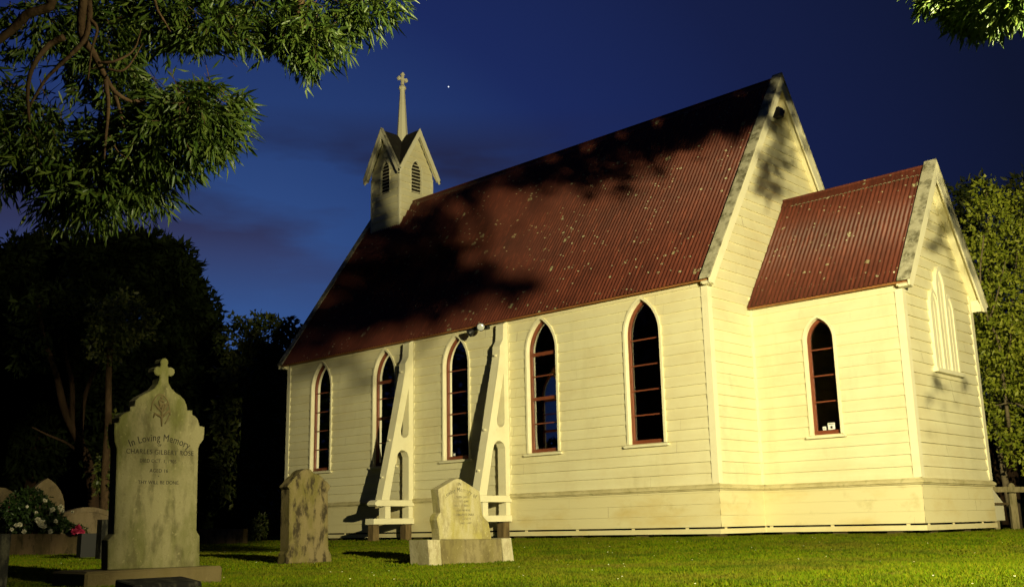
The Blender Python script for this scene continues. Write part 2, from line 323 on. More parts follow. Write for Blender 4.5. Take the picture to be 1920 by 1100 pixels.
# ------------------------------------------------------------------ the church
church = empty('church', (0, 0, 0), label='small cream weatherboard church with steep red corrugated iron roof and bell turret', cat='church')
P_ = .19                            # weatherboard pitch
ZB = .705                           # first board above the belt
SLN = (8.8798-4.204)/(WN/2+.1916)
def nave_roof(y): return 4.204+SLN*(np.minimum(y, WN-y)+.1916)
SLC = (6.2607-3.8825)/(WN/2-YC+.1831)
def chan_roof(y): return 3.8825+SLC*(np.minimum(y, WN-y)-YC+.1831)
class Lancet:
    def __init__(s, c, hw, z0, zs, R_): s.c, s.hw, s.z0, s.zs, s.R = c, hw, z0, zs, R_; s.top = zs+math.sqrt(max(0, R_**2-(R_-hw)**2))
    def off(s, b, z0=None): return Lancet(s.c, s.hw-b, s.z0 if z0 is None else z0, s.zs, s.R-b)
    def w(s, z):
        if z <= s.zs: return s.hw
        return max(0, -(s.R-s.hw)+math.sqrt(max(0, s.R**2-(z-s.zs)**2)))
    def pts(s, n=10):
        a1 = math.acos((s.R-s.hw)/s.R); r = []
        for i in range(n+1):
            a = a1*i/n; r.append((-(s.R-s.hw)+s.R*math.cos(a), s.zs+s.R*math.sin(a)))
        r[-1] = (0, s.top)
        return [(s.c-s.hw, s.z0)]+[(s.c-p[0], p[1]) for p in r]+[(s.c+p[0], p[1]) for p in r[-2::-1]]+[(s.c+s.hw, s.z0)]
class Frame:                        # s along the wall, n outward
    def __init__(s, O, S, N): s.O, s.S, s.N = np.array(O, float), np.array(S, float), np.array(N, float)
    def __call__(s, a, z, n=0): p = s.O+s.S*a+s.N*n; return (p[0], p[1], z)
def boards(mb, fr, lo, hi, z0, z1, pitch, ops=(), thick=.026, base=.004, fine=False):
    nrow = int(math.ceil((z1-z0)/pitch-1e-6))
    for r in range(nrow):
        r0 = z0+r*pitch; r1 = min(z1, r0+pitch); zs = {r0, r1}
        if fine or any(r1 > o.zs-.05 and r0 < o.top+.05 for o in ops):
            for k in range(1, 6): zs.add(r0+(r1-r0)*k/6)
        for o in ops:
            for z in (o.z0, o.top):
                if r0 < z < r1: zs.add(z)
        zs = sorted(zs); js = []; sj = random.uniform(.8, 4.0)
        while sj < 16: js.append(sj); sj += random.uniform(3.4, 7)
        jit = [random.uniform(-.0018, .0018) if thick > 0 else 0 for _ in range(len(js)+1)]
        off = lambda z, k=0: base+thick*(1-(z-r0)/pitch)+jit[k]
        for za, zb in zip(zs[:-1], zs[1:]):
            act = sorted([o for o in ops if za >= o.z0-1e-6 and zb <= o.top+1e-6], key=lambda o: o.c)
            ea = [lo(za)]+[x for o in act for x in (o.c-o.w(za), o.c+o.w(za))]+[hi(za)]
            eb = [lo(zb)]+[x for o in act for x in (o.c-o.w(zb), o.c+o.w(zb))]+[hi(zb)]
            for i in range(0, len(ea), 2):
                if ea[i+1]-ea[i] < 1e-4 and eb[i+1]-eb[i] < 1e-4: continue
                a0_, a1_, b0_, b1_ = ea[i], ea[i+1], eb[i], eb[i+1]; lo_, hi_ = max(a0_, b0_)+.05, min(a1_, b1_)-.05
                cut = [q_ for q_ in js if lo_ < q_ < hi_] if thick > 0 else []
                As = [a0_]+cut+[a1_]; Bs = [b0_]+cut+[b1_]; k0 = sum(1 for q_ in js if q_ <= lo_)
                for c_ in range(len(As)-1):
                    k_ = min(k0+c_, len(jit)-1); g0 = .0012 if c_ > 0 else 0; g1 = .0012 if c_ < len(As)-2 else 0
                    p0, p1, q0, q1 = As[c_]+g0, As[c_+1]-g1, Bs[c_]+g0, Bs[c_+1]-g1
                    mb.quad(fr(p0, za, off(za, k_)), fr(p1, za, off(za, k_)), fr(q1, zb, off(zb, k_)), fr(q0, zb, off(zb, k_)))
                    if za == r0: mb.quad(fr(p0, za, -.005), fr(p1, za, -.005), fr(p1, za, off(za, k_)), fr(p0, za, off(za, k_)))
def band(mb, fr, A, B, n0, n1):
    """ring between two matching curves: front at n1, sides back to n0"""
    for i in range(len(A)-1):
        a, b, c, d = A[i], A[i+1], B[i+1], B[i]
        mb.quad(fr(*a, n1), fr(*b, n1), fr(*c, n1), fr(*d, n1))
        mb.quad(fr(*a, n0), fr(*b, n0), fr(*b, n1), fr(*a, n1))
        mb.quad(fr(*d, n1), fr(*c, n1), fr(*c, n0), fr(*d, n0))
def fbox(mb, fr, s0, s1, z0, z1, n0, n1):
    c = [fr(s, z, n) for s in (s0, s1) for z in (z0, z1) for n in (n0, n1)]
    mb.add(c, [(0, 1, 3, 2), (4, 6, 7, 5), (0, 4, 5, 1), (2, 3, 7, 6), (0, 2, 6, 4), (1, 5, 7, 3)])
S_FR = Frame((0, 0), (1, 0), (0, -1)); N_FR = Frame((0, WN), (1, 0), (0, 1))
E_FR = Frame((LN, 0), (0, 1), (1, 0)); W_FR = Frame((0, 0), (0, 1), (-1, 0))
CS_FR = Frame((0, YC), (1, 0), (0, -1)); CN_FR = Frame((0, WN-YC), (1, 0), (0, 1)); CE_FR = Frame((XC, 0), (0, 1), (1, 0))
WIN_X = [1.425, 3.84, 6.23, 8.70, 11.18]
NWN = [Lancet(x, .43, 1.47, 3.46, .785) for x in (3.84, 8.70, 11.18)]
NW = [Lancet(x, .43, 1.47, 3.46, .785) for x in WIN_X]
CW = Lancet(13.92, .305, 1.50, 3.14, .45)
hole = lambda o: o.off(.035)
# walls
mb = MB(); boards(mb, S_FR, lambda z: .0, lambda z: LN, ZB, 4.44, P_, [hole(o) for o in NW])
mb.build('side_wall', MT['cream'], church)
mb = MB(); boards(mb, N_FR, lambda z: .0, lambda z: LN, ZB, 4.44, P_, [hole(o) for o in NWN])
mb.build('side_wall', MT['cream'], church)
top_e = float(nave_roof(np.array(WN/2)))-.07
glo = lambda z: max(0, (z-4.46)/SLN+.03); ghi = lambda z: WN-glo(z)
for fr in (E_FR, W_FR):
    mb = MB(); boards(mb, fr, glo, ghi, ZB, top_e-.02, P_, fine=False)
    mb.build('gable_wall', MT['cream'], church)
cz = float(chan_roof(np.array(YC)))-.03
for fr in (CS_FR, CN_FR):
    mb = MB(); boards(mb, fr, lambda z: LN, lambda z: XC, ZB, cz, P_, [hole(CW)] if fr is CS_FR else [])
    mb.build('chancel_side_wall', MT['cream'], church)
clo = lambda z: YC+max(0, (z-cz)/SLC+.02)
mb = MB(); boards(mb, CE_FR, clo, lambda z: WN-clo(z), ZB, float(chan_roof(np.array(WN/2)))-.09, P_)
mb.build('chancel_gable_wall', MT['cream'], church)
# inner lining, floor (keeps the inside dark)
mb = MB()
for fr, NWx in ((Frame((0, .12), (1, 0), (0, -1)), NW), (Frame((0, WN-.12), (1, 0), (0, 1)), NWN)):
    boards(mb, fr, lambda z: .1, lambda z: LN-.1, .1, 4.3, .21, [o.off(.02) for o in NWx], thick=0, base=0)
mb.quad((.1, .1, .1), (.1, WN-.1, .1), (.1, WN-.1, 4.3), (.1, .1, 4.3)); 
for x_ in (.1, LN-.1): mb.add([(x_, .1, 4.3), (x_, WN-.1, 4.3), (x_, WN/2, 8.4)], [(0, 1, 2)])
mb.quad((LN-.1, .1, .1), (LN-.1, WN-.1, .1), (LN-.1, WN-.1, 4.3), (LN-.1, .1, 4.3))
mb.build('inner_lining', MT['wood_dark'], church)
mb = MB(); mb.box(.02, LN-.02, .02, WN-.02, .0, .1); mb.box(LN+.02, XC-.02, YC+.02, WN-YC-.02, .0, .1); mb.build('floor', MT['wood_dark'], church)
# skirt, belt, base rail
mb = MB(); mr = MB(); bl = MB(); vd = MB()
runs = [(S_FR, 0, LN, -1), (E_FR, 0, YC, 0), (CS_FR, LN, XC, 1), (CE_FR, YC, WN-YC, 1), (N_FR, 0, LN, -1), (W_FR, 0, WN, -1), (CN_FR, LN, XC, -1), (E_FR, WN-YC, WN, 0)]
for fr, a, b, k in runs:
    ext0 = .035 if not (fr is CS_FR or fr is CN_FR) else .0
    a0, b0 = a-(.022 if fr in (S_FR, CE_FR, E_FR, W_FR) and not (fr is E_FR and a > 1) else 0), b+(.022 if fr in (S_FR, CS_FR, CE_FR, N_FR) else 0)
    boards(mb, fr, lambda z: a0+.001, lambda z: b0-.001, 0.0, .62, .19, thick=.009, base=.018)
    # belt with sloped top
    x0, x1 = a-.078, b+.078
    if fr is E_FR: x0, x1 = (a-.078, b-.001) if a < 1 else (a+.001, b+.078)
    if fr in (CS_FR, CN_FR): x0 = LN+.079
    pr = [(.0, .712), (.030, .704), (.078, .668), (.078, .632), (.055, .622), (.052, .606), (.0, .606)]
    n = len(pr)
    vs = [fr(x0 - (0), z, nn) for nn, z in pr]+[fr(x1, z, nn) for nn, z in pr]
    # mitre the ends so neighbouring runs meet without overlapping
    vs = [fr(x0+(.078-nn if x0 == a-.078 else 0), z, nn) for nn, z in pr]+[fr(x1-(.078-nn if x1 == b+.078 else 0), z, nn) for nn, z in pr]
    bl.add(vs, [(i, (i+1) % n, n+(i+1) % n, n+i) for i in range(n)]+[tuple(range(n)), tuple(range(2*n-1, n-1, -1))])
    fbox(mr, fr, a-.02, b+.02 if fr is not E_FR else b-.01, -.112, -.030, .004, .034 if fr not in (E_FR, CE_FR, W_FR) else .0335)
    s_ = a+.1
    while s_ < b:
        fbox(mr, fr, s_, s_+.06, -.031, -.006, .004, .018); s_ += random.choice((1.0, 1.15, 1.3))
mb.build('skirting', MT['skirt'], church); bl.build('belt_moulding', MT['belt'], church); mr.build('base_rail', MT['skirt'], church)
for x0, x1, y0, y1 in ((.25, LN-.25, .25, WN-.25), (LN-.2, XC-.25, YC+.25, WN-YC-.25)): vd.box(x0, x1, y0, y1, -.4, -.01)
vd.build('underfloor_shade', MT['void'], church)  # dark block in place of the shaded gap below the floor
for i in range(9):
    q = MB(); x = .3+i*1.5; q.box(x, x+.26, .03, .24, -.36, -.113); q.build('foundation_block', MT['stone_brown'], church)
for i in range(3):
    q = MB(); x = LN+.3+i*.95; q.box(x, x+.26, YC+.03, YC+.24, -.36, -.113); q.build('foundation_block', MT['stone_brown'], church)
for i in range(2):
    q = MB(); y = YC+.3+i*1.4; q.box(XC-.24, XC-.03, y, y+.26, -.36, -.113); q.build('foundation_block', MT['stone_brown'], church)
# corner boards
for (x, y, sx, sy, zt) in ((0, 0, -1, -1, 4.40), (LN, 0, 1, -1, 4.44), (LN, WN, 1, 1, 4.44), (0, WN, -1, 1, 4.40), (XC, YC, 1, -1, cz-.02), (XC, WN-YC, 1, 1, cz-.02)):
    q = MB(); t = .036; wd = .095
    pl = [(x-sx*wd, y+sy*0), (x-sx*wd, y+sy*t), (x+sx*t, y+sy*t), (x+sx*t, y-sy*wd), (x, y-sy*wd), (x, y)]
    q.prism(pl, .713, zt, 'z', .004); q.build('corner_board', MT['cream_trim'], church)
q = MB(); q.prism([(LN+.001, YC-.001), (LN+.05, YC-.001), (LN+.05, YC-.05), (LN+.001, YC-.05)], .713, 4.1, 'z'); q.build('corner_board', MT['cream_trim'], church)

# windows
def window(fr, L, bars, mats=('cream_trim', 'red'), band_w=.046, sill=True, inner=False, notice=False):
    o0, o1 = L.pts(), L.off(band_w).pts()
    fo = L.off(band_w); fi = L.off(band_w+.052); z0 = L.z0
    A = MB(); band(A, fr, fo.pts(), fi.pts(), -.115, -.055)
    fbox(A, fr, L.c-fo.hw+.0005, L.c+fo.hw-.0005, z0, z0+.075, -.115, -.052)
    wf = A.build('window', MT['red'], church)
    a = MB(); band(a, fr, o0, o1, .0, .047)
    r1 = L.off(band_w-.0005).pts()
    for i in range(len(r1)-1): a.quad(fr(*r1[i], .0465), fr(*r1[i+1], .0465), fr(*r1[i+1], -.12), fr(*r1[i], -.12))
    a.build('architrave', MT['cream_trim'], wf)
    for z, t in bars:
        g = MB(); wz = fi.w(z-t/2)+.004; fbox(g, fr, L.c-wz, L.c+wz, z-t/2, z+t/2, -.098, -.062 if t < .04 else -.050); g.build('glazing_bar', MT['red'], wf)
    pp = fi.pts(); pn = MB(); pn.add([fr(s, z, -.085) for s, z in pp], [tuple(range(len(pp)))])
    pn.build('pane', MT['glass'], wf)
    sb = MB(); e = .055
    pr = [(-.12, z0+.004), (.0, z0-.004), (.085, z0-.018), (.085, z0-.058), (.0, z0-.058), (-.12, z0-.05)]
    n = len(pr); vs = [fr(L.c-L.hw-(e if nn > -.01 else -.064), z, nn) for nn, z in pr]+[fr(L.c+L.hw+(e if nn > -.01 else -.064), z, nn) for nn, z in pr]
    sb.add(vs, [(i, (i+1) % n, n+(i+1) % n, n+i) for i in range(n)]+[tuple(range(n)), tuple(range(2*n-1, n-1, -1))])
    sb.build('sill', MT['cream_trim'], wf)
    return wf
z4 = [1.99, 2.44, 2.90, 3.37]
barsets = [[(z, .022) for z in z4], [(1.99, .022), (2.55, .065), (3.00, .022), (3.38, .07)], [(z, .022) for z in z4], [(2.04, .022), (2.53, .065), (2.98, .022), (3.42, .07)], [(z, .024) for z in z4]]
for L, b in zip(NW, barsets): w_ = window(S_FR, L, b)
for L, b in zip(NWN, barsets[1:]): window(N_FR, L, b)
w6 = window(CS_FR, CW, [(2.07, .022), (2.52, .022), (2.98, .022)], band_w=.04)
for (s0, s1, z0, z1, f) in ((13.80, 13.865, 1.585, 1.645, 0), (13.90, 14.03, 1.585, 1.70, 1)):
    c = MB(); fbox(c, CS_FR, s0, s1, z0, z1, -.082, -.079); c.build('notice_card', MT['white'], w6)
    c = MB()
    if f:
        fbox(c, CS_FR, s0+.012, s1-.012, z1-.026, z1-.016, -.079, -.0775); fbox(c, CS_FR, s0+.045, s1-.045, z0+.018, z0+.06, -.079, -.0775)
    else: fbox(c, CS_FR, s0+.012, s1-.012, z0+.02, z0+.032, -.079, -.0775)
    c.build('notice_print', MT['ink'], w6)
for s0, z0 in ((6.02, 1.56),):
    c = MB(); fbox(c, S_FR, s0, s0+.05, z0, z0+.05, -.082, -.079); c.build('notice_card', MT['white'], w_)

# false triple lancet on the chancel end
yc = WN/2+.02
tri = [Lancet(yc-.34, .185, 2.56, 3.62, .42), Lancet(yc, .20, 2.56, 4.02, .50), Lancet(yc+.34, .185, 2.56, 3.62, .42)]
tw = MB()
for L in tri:
    d = .055 if L is tri[1] else .045
    band(tw, CE_FR, L.pts(), L.off(.06).pts(), .0, d+.022)
tws = tw.build('blind_lancet', MT['cream_trim'], church)
for L in tri:
    q = MB(); pp = L.off(.05).pts(); q.add([CE_FR(s, z, .052) for s, z in pp], [tuple(range(len(pp)))]); 
    fbox(q, CE_FR, L.c-.012, L.c+.012, 2.57, L.zs+.12, .052, .058); q.build('panel', MT['cream_trim'], tws)
q = MB(); fbox(q, CE_FR, yc-.60, yc+.60, 2.49, 2.555, .0, .11); q.build('sill', MT['cream_trim'], tws)

# roofs
def corrugated(name, x0, x1, y0, z0, y1, z1, pitch=.086, amp=.014, rows=1):
    d = np.array([0, y1-y0, z1-z0]); Ls = np.linalg.norm(d); d /= Ls
    nr = np.array([0, -d[2], d[1]]) if y1 > y0 else np.array([0, d[2], -d[1]]); 
    if nr[2] < 0: nr = -nr
    nxx = int((x1-x0)/pitch*8); xs = np.linspace(x0, x1, nxx); off = amp*np.sin(2*np.pi*xs/pitch)
    tt = [0, .55, .5501, 1]; lift = [0, 0, -.006, -.006]
    V = []; 
    for t, l in zip(tt, lift):
        p = np.stack([xs, np.full(nxx, y0), np.full(nxx, z0)], 1)+d*Ls*t+nr*(off+l*-1 if l else off)[:, None]
        V.append(p)
    V = np.concatenate(V); i = np.arange(nxx-1); Fc = []
    for r in range(len(tt)-1): Fc.append(np.stack([r*nxx+i, r*nxx+i+1, (r+1)*nxx+i+1, (r+1)*nxx+i], 1))
    o = mesh_np(name, V, np.concatenate(Fc), MT['roof'], church, k=4)
    o.data.polygons.foreach_set('use_smooth', [True]*len(o.data.polygons)); return o
E0, EZ = -.1916, 4.204; RZ = 8.8798
corrugated('nave_roof', -.20, LN+.20, E0, EZ, WN/2, RZ); corrugated('nave_roof', -.20, LN+.20, WN-E0, EZ, WN/2, RZ)
CE0, CEZ, CRZ = YC-.1831, 3.8825, 6.2607
corrugated('chancel_roof', LN+.03, XC+.22, CE0, CEZ, WN/2, CRZ); corrugated('chancel_roof', LN+.03, XC+.22, WN-CE0, CEZ, WN/2, CRZ)
def under(x0, x1, y0, z0, zr, x):   # timber sarking just below the iron
    q = MB(); t = .03; g = .022
    for s in (0, 1):
        ya, yb = (y0, WN/2) if s == 0 else (WN-y0, WN/2)
        k = .03 if s == 0 else -.03
        q.prism([(ya+k, z0+.02-g), (yb, zr-g-.02), (yb, zr-g-t-.04), (ya+k, z0+.02-g-t)], x0, x1, 'x')
    return q
under(-.19, LN+.17, E0, EZ, RZ, 0).build('roof_sarking', MT['wood_dark'], church)
under(LN+.04, XC+.2, CE0, CEZ, CRZ, 0).build('roof_sarking', MT['wood_dark'], church)
def ridge(x0, x1, zr, sl, wcap, m, name='ridge_cap'):
    q = MB(); c = 1/math.hypot(1, sl); xs = np.arange(x0, x1, .0215)
    for sg in (-1, 1):
        dy, dz = sg*c, -sl*c; ny_, nz_ = sg*sl*c, c
        vs = []
        for x in xs:
            wv = wcap+.012*math.sin(2*math.pi*x/.086)
            vs.append((x, WN/2+ny_*.016, zr+nz_*.024)); vs.append((x, WN/2+dy*wv+ny_*.016, zr+dz*wv+nz_*.016+.0))
            vs.append((x, WN/2+dy*wv+ny_*.005, zr+dz*wv+nz_*.002))
        n = len(xs); q.add(vs, [(3*i+a, 3*i+a+1, 3*i+4+a, 3*i+3+a) for i in range(n-1) for a in (0, 1)])
    o = q.build(name, m, church)
    r = MB(); r.tube([(x0, WN/2, zr+.03), (x1, WN/2, zr+.03)], .028, 8); r.build('ridge_roll', m, church)
    return o
ridge(1.2, LN+.02, RZ, SLN, .17, MT['roof']); ridge(LN+.03, XC+.03, CRZ, SLC, .19, MT['roof'])
q = MB(); c = 1/math.hypot(1, SLC)
vs = []; xs = np.arange(LN+.25, XC+.03, .0215)
for x in xs:
    a = .195+.014*math.sin(2*math.pi*x/.086)
    for k in (0, .022): vs.append((x, WN/2-c*(a+k)-SLC*c*.014, CRZ-SLC*c*(a+k)+c*.020))
q.add(vs, [(2*i, 2*i+1, 2*i+3, 2*i+2) for i in range(len(xs)-1)]); q.build('ridge_lead_edge', MT['stone_post'], church)
def barges(xw, o, y0, z0, zr, sl, far=False):
    """barge boards, mossy cap and soffit for the gable wall at x = xw"""
    sg = -1 if far else 1; xo = xw+sg*o
    vd_ = .27
    for s in (0, 1):
        f = (lambda y: y) if s == 0 else (lambda y: WN-y)
        yy = y0; top = lambda y: z0+sl*(y-y0)
        P1 = [(f(yy-.015), top(yy)+.045), (f(WN/2), top(WN/2)+.07), (f(WN/2), top(WN/2)-vd_), (f(yy+.12), top(yy+.12)-vd_), (f(yy-.015), top(yy)-.09)]
        q = MB(); q.prism(P1, xo-sg*.032, xo, 'x', .004); b = q.build('bargeboard', MT['cream_trim'], church)
        q = MB(); cpn = [(f(yy-.04), top(yy-.04)+.052), (f(WN/2), top(WN/2)+.078), (f(WN/2), top(WN/2)+.115), (f(yy-.04), top(yy-.04)+.085)]
        q.prism(cpn, xo-sg*.20, xo+sg*.022, 'x', .003); q.build('barge_cap', MT['moss_cap'], church)
        q = MB(); q.prism([(f(yy+.02), top(yy+.02)-.075), (f(WN/2), top(WN/2)-.075), (f(WN/2), top(WN/2)-.10), (f(yy+.02), top(yy+.02)-.10)], xw+sg*.0, xo-sg*.033, 'x'); q.build('soffit', MT['cream'], church)
        q = MB(); q.prism([(f(yy+.005), top(yy)-.095), (f(yy+.19), top(yy)-.095), (f(yy+.19), top(yy)+.12), (f(yy+.005), top(yy)-.06)], xw+sg*.037, xo-sg*.034, 'x'); q.build('eave_return', MT['cream_trim'], church)
barges(LN, .211, E0, EZ, RZ, SLN); barges(0, .204, E0, EZ, RZ, SLN, True); barges(XC, .237, CE0, CEZ, CRZ, SLC)
# eave fascia under the iron
for fr, a, b, yo, z in ((S_FR, .0, LN-.02, .06, 4.30), (CS_FR, LN+.05, XC-.02, .05, cz-.19)):
    q = MB(); fbox(q, fr, a, b, z, z+.09, .0, .04); q.build('eave_fascia', MT['cream_trim'], church)

# bell turret -----------------------------------------------------
TX, TY, TH, TA = .80, 3.06, .60, .745; TE, TR = 9.70, 11.02
tsl = (TR-TE)/TA
tur = MB(); turo = None
frs = [Frame((TX, TY-TH), (1, 0), (0, -1)), Frame((TX+TH, TY), (0, 1), (1, 0)), Frame((TX, TY+TH), (1, 0), (0, 1)), Frame((TX-TH, TY), (0, 1), (-1, 0))]
lv = Lancet(0, .215, 9.18, 9.80, .42)
zt_ = TR-.12
for fr in frs:
    boards(tur, fr, lambda z: -min(TH, max(0, (zt_-z)/tsl)), lambda z: min(TH, max(0, (zt_-z)/tsl)), 8.02, zt_, .20, [lv.off(.02)], thick=.024, base=.002)
turo = tur.build('bell_turret', MT['cream'], church)
for sx in (-1, 1):
    for sy in (-1, 1):
        q = MB(); x, y = TX+sx*TH, TY+sy*TH
        q.prism([(x-sx*.05, y), (x-sx*.05, y+sy*.022), (x+sx*.022, y+sy*.022), (x+sx*.022, y-sy*.05), (x, y-sy*.05), (x, y)], 8.0, TE+.0, 'z'); q.build('turret_corner_board', MT['cream_trim'], turo)
for fr in frs:
    q = MB(); band(q, fr, lv.pts(), lv.off(.03).pts(), -.04, .026)
    z = lv.z0+.02
    while z < lv.top-.1:
        wz = lv.off(.03).w(z+.05)
        vs = [fr(-wz, z, .022), fr(wz, z, .022), fr(wz, z+.055, -.05), fr(-wz, z+.055, -.05), fr(-wz, z-.012, .022), fr(wz, z-.012, .022), fr(wz, z+.043, -.05), fr(-wz, z+.043, -.05)]
        q.add(vs, [(0, 1, 2, 3), (4, 7, 6, 5), (0, 4, 5, 1), (3, 2, 6, 7)]); z += .098
    q.build('louvre', MT['cream_trim'], turo)
q = MB(); q.box(TX-TH+.08, TX+TH-.08, TY-TH+.08, TY+TH-.08, 8.6, 10.1); q.build('turret_shade_core', MT['void'], turo)  # dark box standing in for the shade behind the louvres
q = MB()
for th in (0, .035):
    c0 = (TX, TY, TR-th)
    ap = [(TX, TY-TA, TR-th), (TX+TA, TY, TR-th), (TX, TY+TA, TR-th), (TX-TA, TY, TR-th)]
    cn = [(TX+TA, TY-TA, TE-th), (TX+TA, TY+TA, TE-th), (TX-TA, TY+TA, TE-th), (TX-TA, TY-TA, TE-th)]
    for i in range(4): q.add([c0, ap[i], cn[i]], [(0, 1, 2)]); q.add([c0, cn[i], ap[(i+1) % 4]], [(0, 1, 2)])
q.build('turret_roof', MT['slate'], turo)
for i, (s_, n_) in enumerate((((1, 0), (0, -1)), ((0, 1), (1, 0)), ((1, 0), (0, 1)), ((0, 1), (-1, 0)))):
    fr = Frame((TX, TY), s_, n_); q = MB(); s2 = MB()
    for sg in (-1, 1):
        a = [(0, TR+.035), (sg*(TA+.03), TE+.035-tsl*.03+.0), (sg*(TA+.03), TE-.10), (sg*(TA-.03), TE-.13), (0, TR-.20)]
        n0, n1 = TA-.002, TA+.03
        vs = [fr(s, z, n1) for s, z in a]+[fr(s, z, n0) for s, z in a]; m_ = len(a)
        q.add(vs, [tuple(range(m_)), tuple(range(2*m_-1, m_-1, -1))]+[(k, (k+1) % m_, m_+(k+1) % m_, m_+k) for k in range(m_)])
        s2.quad(fr(0, TR-.06, TH+.02), fr(0, TR-.06, TA-.004), fr(sg*(TA-.01), TE-.05, TA-.004), fr(sg*(TA-.01), TE-.05, TH+.02))
    q.build('turret_bargeboard', MT['cream_trim'], turo); s2.build('turret_soffit', MT['cream_trim'], turo)
    if i == 0:
        c = MB()
        for sg in (-1, 1):
            vs = [fr(0, TR+.037, TA-.05), fr(0, TR+.037, TA+.045), fr(sg*(TA+.03), TE+.0, TA+.045), fr(sg*(TA+.03), TE+.0, TA-.05)]
            vs += [(x, y, z+.03) for x, y, z in vs]
            c.add(vs, [(0, 1, 2, 3), (4, 7, 6, 5), (0, 4, 5, 1), (1, 5, 6, 2), (2, 6, 7, 3), (3, 7, 4, 0)])
        c.build('turret_flashing', MT['moss_cap'], turo)
sp = MB(); sp.tube([(TX, TY, 10.55), (TX, TY, 10.9), (TX, TY, 12.45)], [.19, .165, .072], 8); spo = sp.build('spire', MT['cream_trim'], turo)
sp = MB(); sp.tube([(TX, TY, z) for z in (12.44, 12.47, 12.50, 12.55, 12.58)], [.072, .105, .115, .10, .06], 8); sp.build('spire_collar', MT['cream_trim'], turo)
cx_ = [(-.035, 12.58), (.035, 12.58), (.032, 12.72), (.10, 12.715), (.10, 12.69), (.13, 12.685), (.165, 12.74), (.165, 12.76), (.13, 12.815), (.10, 12.81), (.10, 12.785), (.032, 12.78), (.028, 12.88), (.055, 12.88), (.06, 12.90), (.01, 12.965), (-.01, 12.965), (-.06, 12.90), (-.055, 12.88), (-.028, 12.88), (-.032, 12.78), (-.10, 12.785), (-.10, 12.81), (-.13, 12.815), (-.165, 12.76), (-.165, 12.74), (-.13, 12.685), (-.10, 12.69), (-.10, 12.715), (-.032, 12.72)]
def tri_prism(mb, poly, a, b, place):
    """concave outline: triangulate with mathutils so the faces are clean"""
    from mathutils.geometry import tessellate_polygon
    tr = tessellate_polygon([[Vector((p[0], p[1], 0)) for p in poly]]); n = len(poly)
    vs = [place(p, a) for p in poly]+[place(p, b) for p in poly]
    fs = [tuple(t) for t in tr]+[tuple(n+i for i in reversed(t)) for t in tr]+[(i, (i+1) % n, n+(i+1) % n, n+i) for i in range(n)]
    mb.add(vs, fs)
q = MB(); tri_prism(q, cx_, TX-.03, TX+.03, lambda p, t: (t, TY+p[0]*1.12, p[1]+.03)); q.build('cross', MT['cream_trim'], turo)

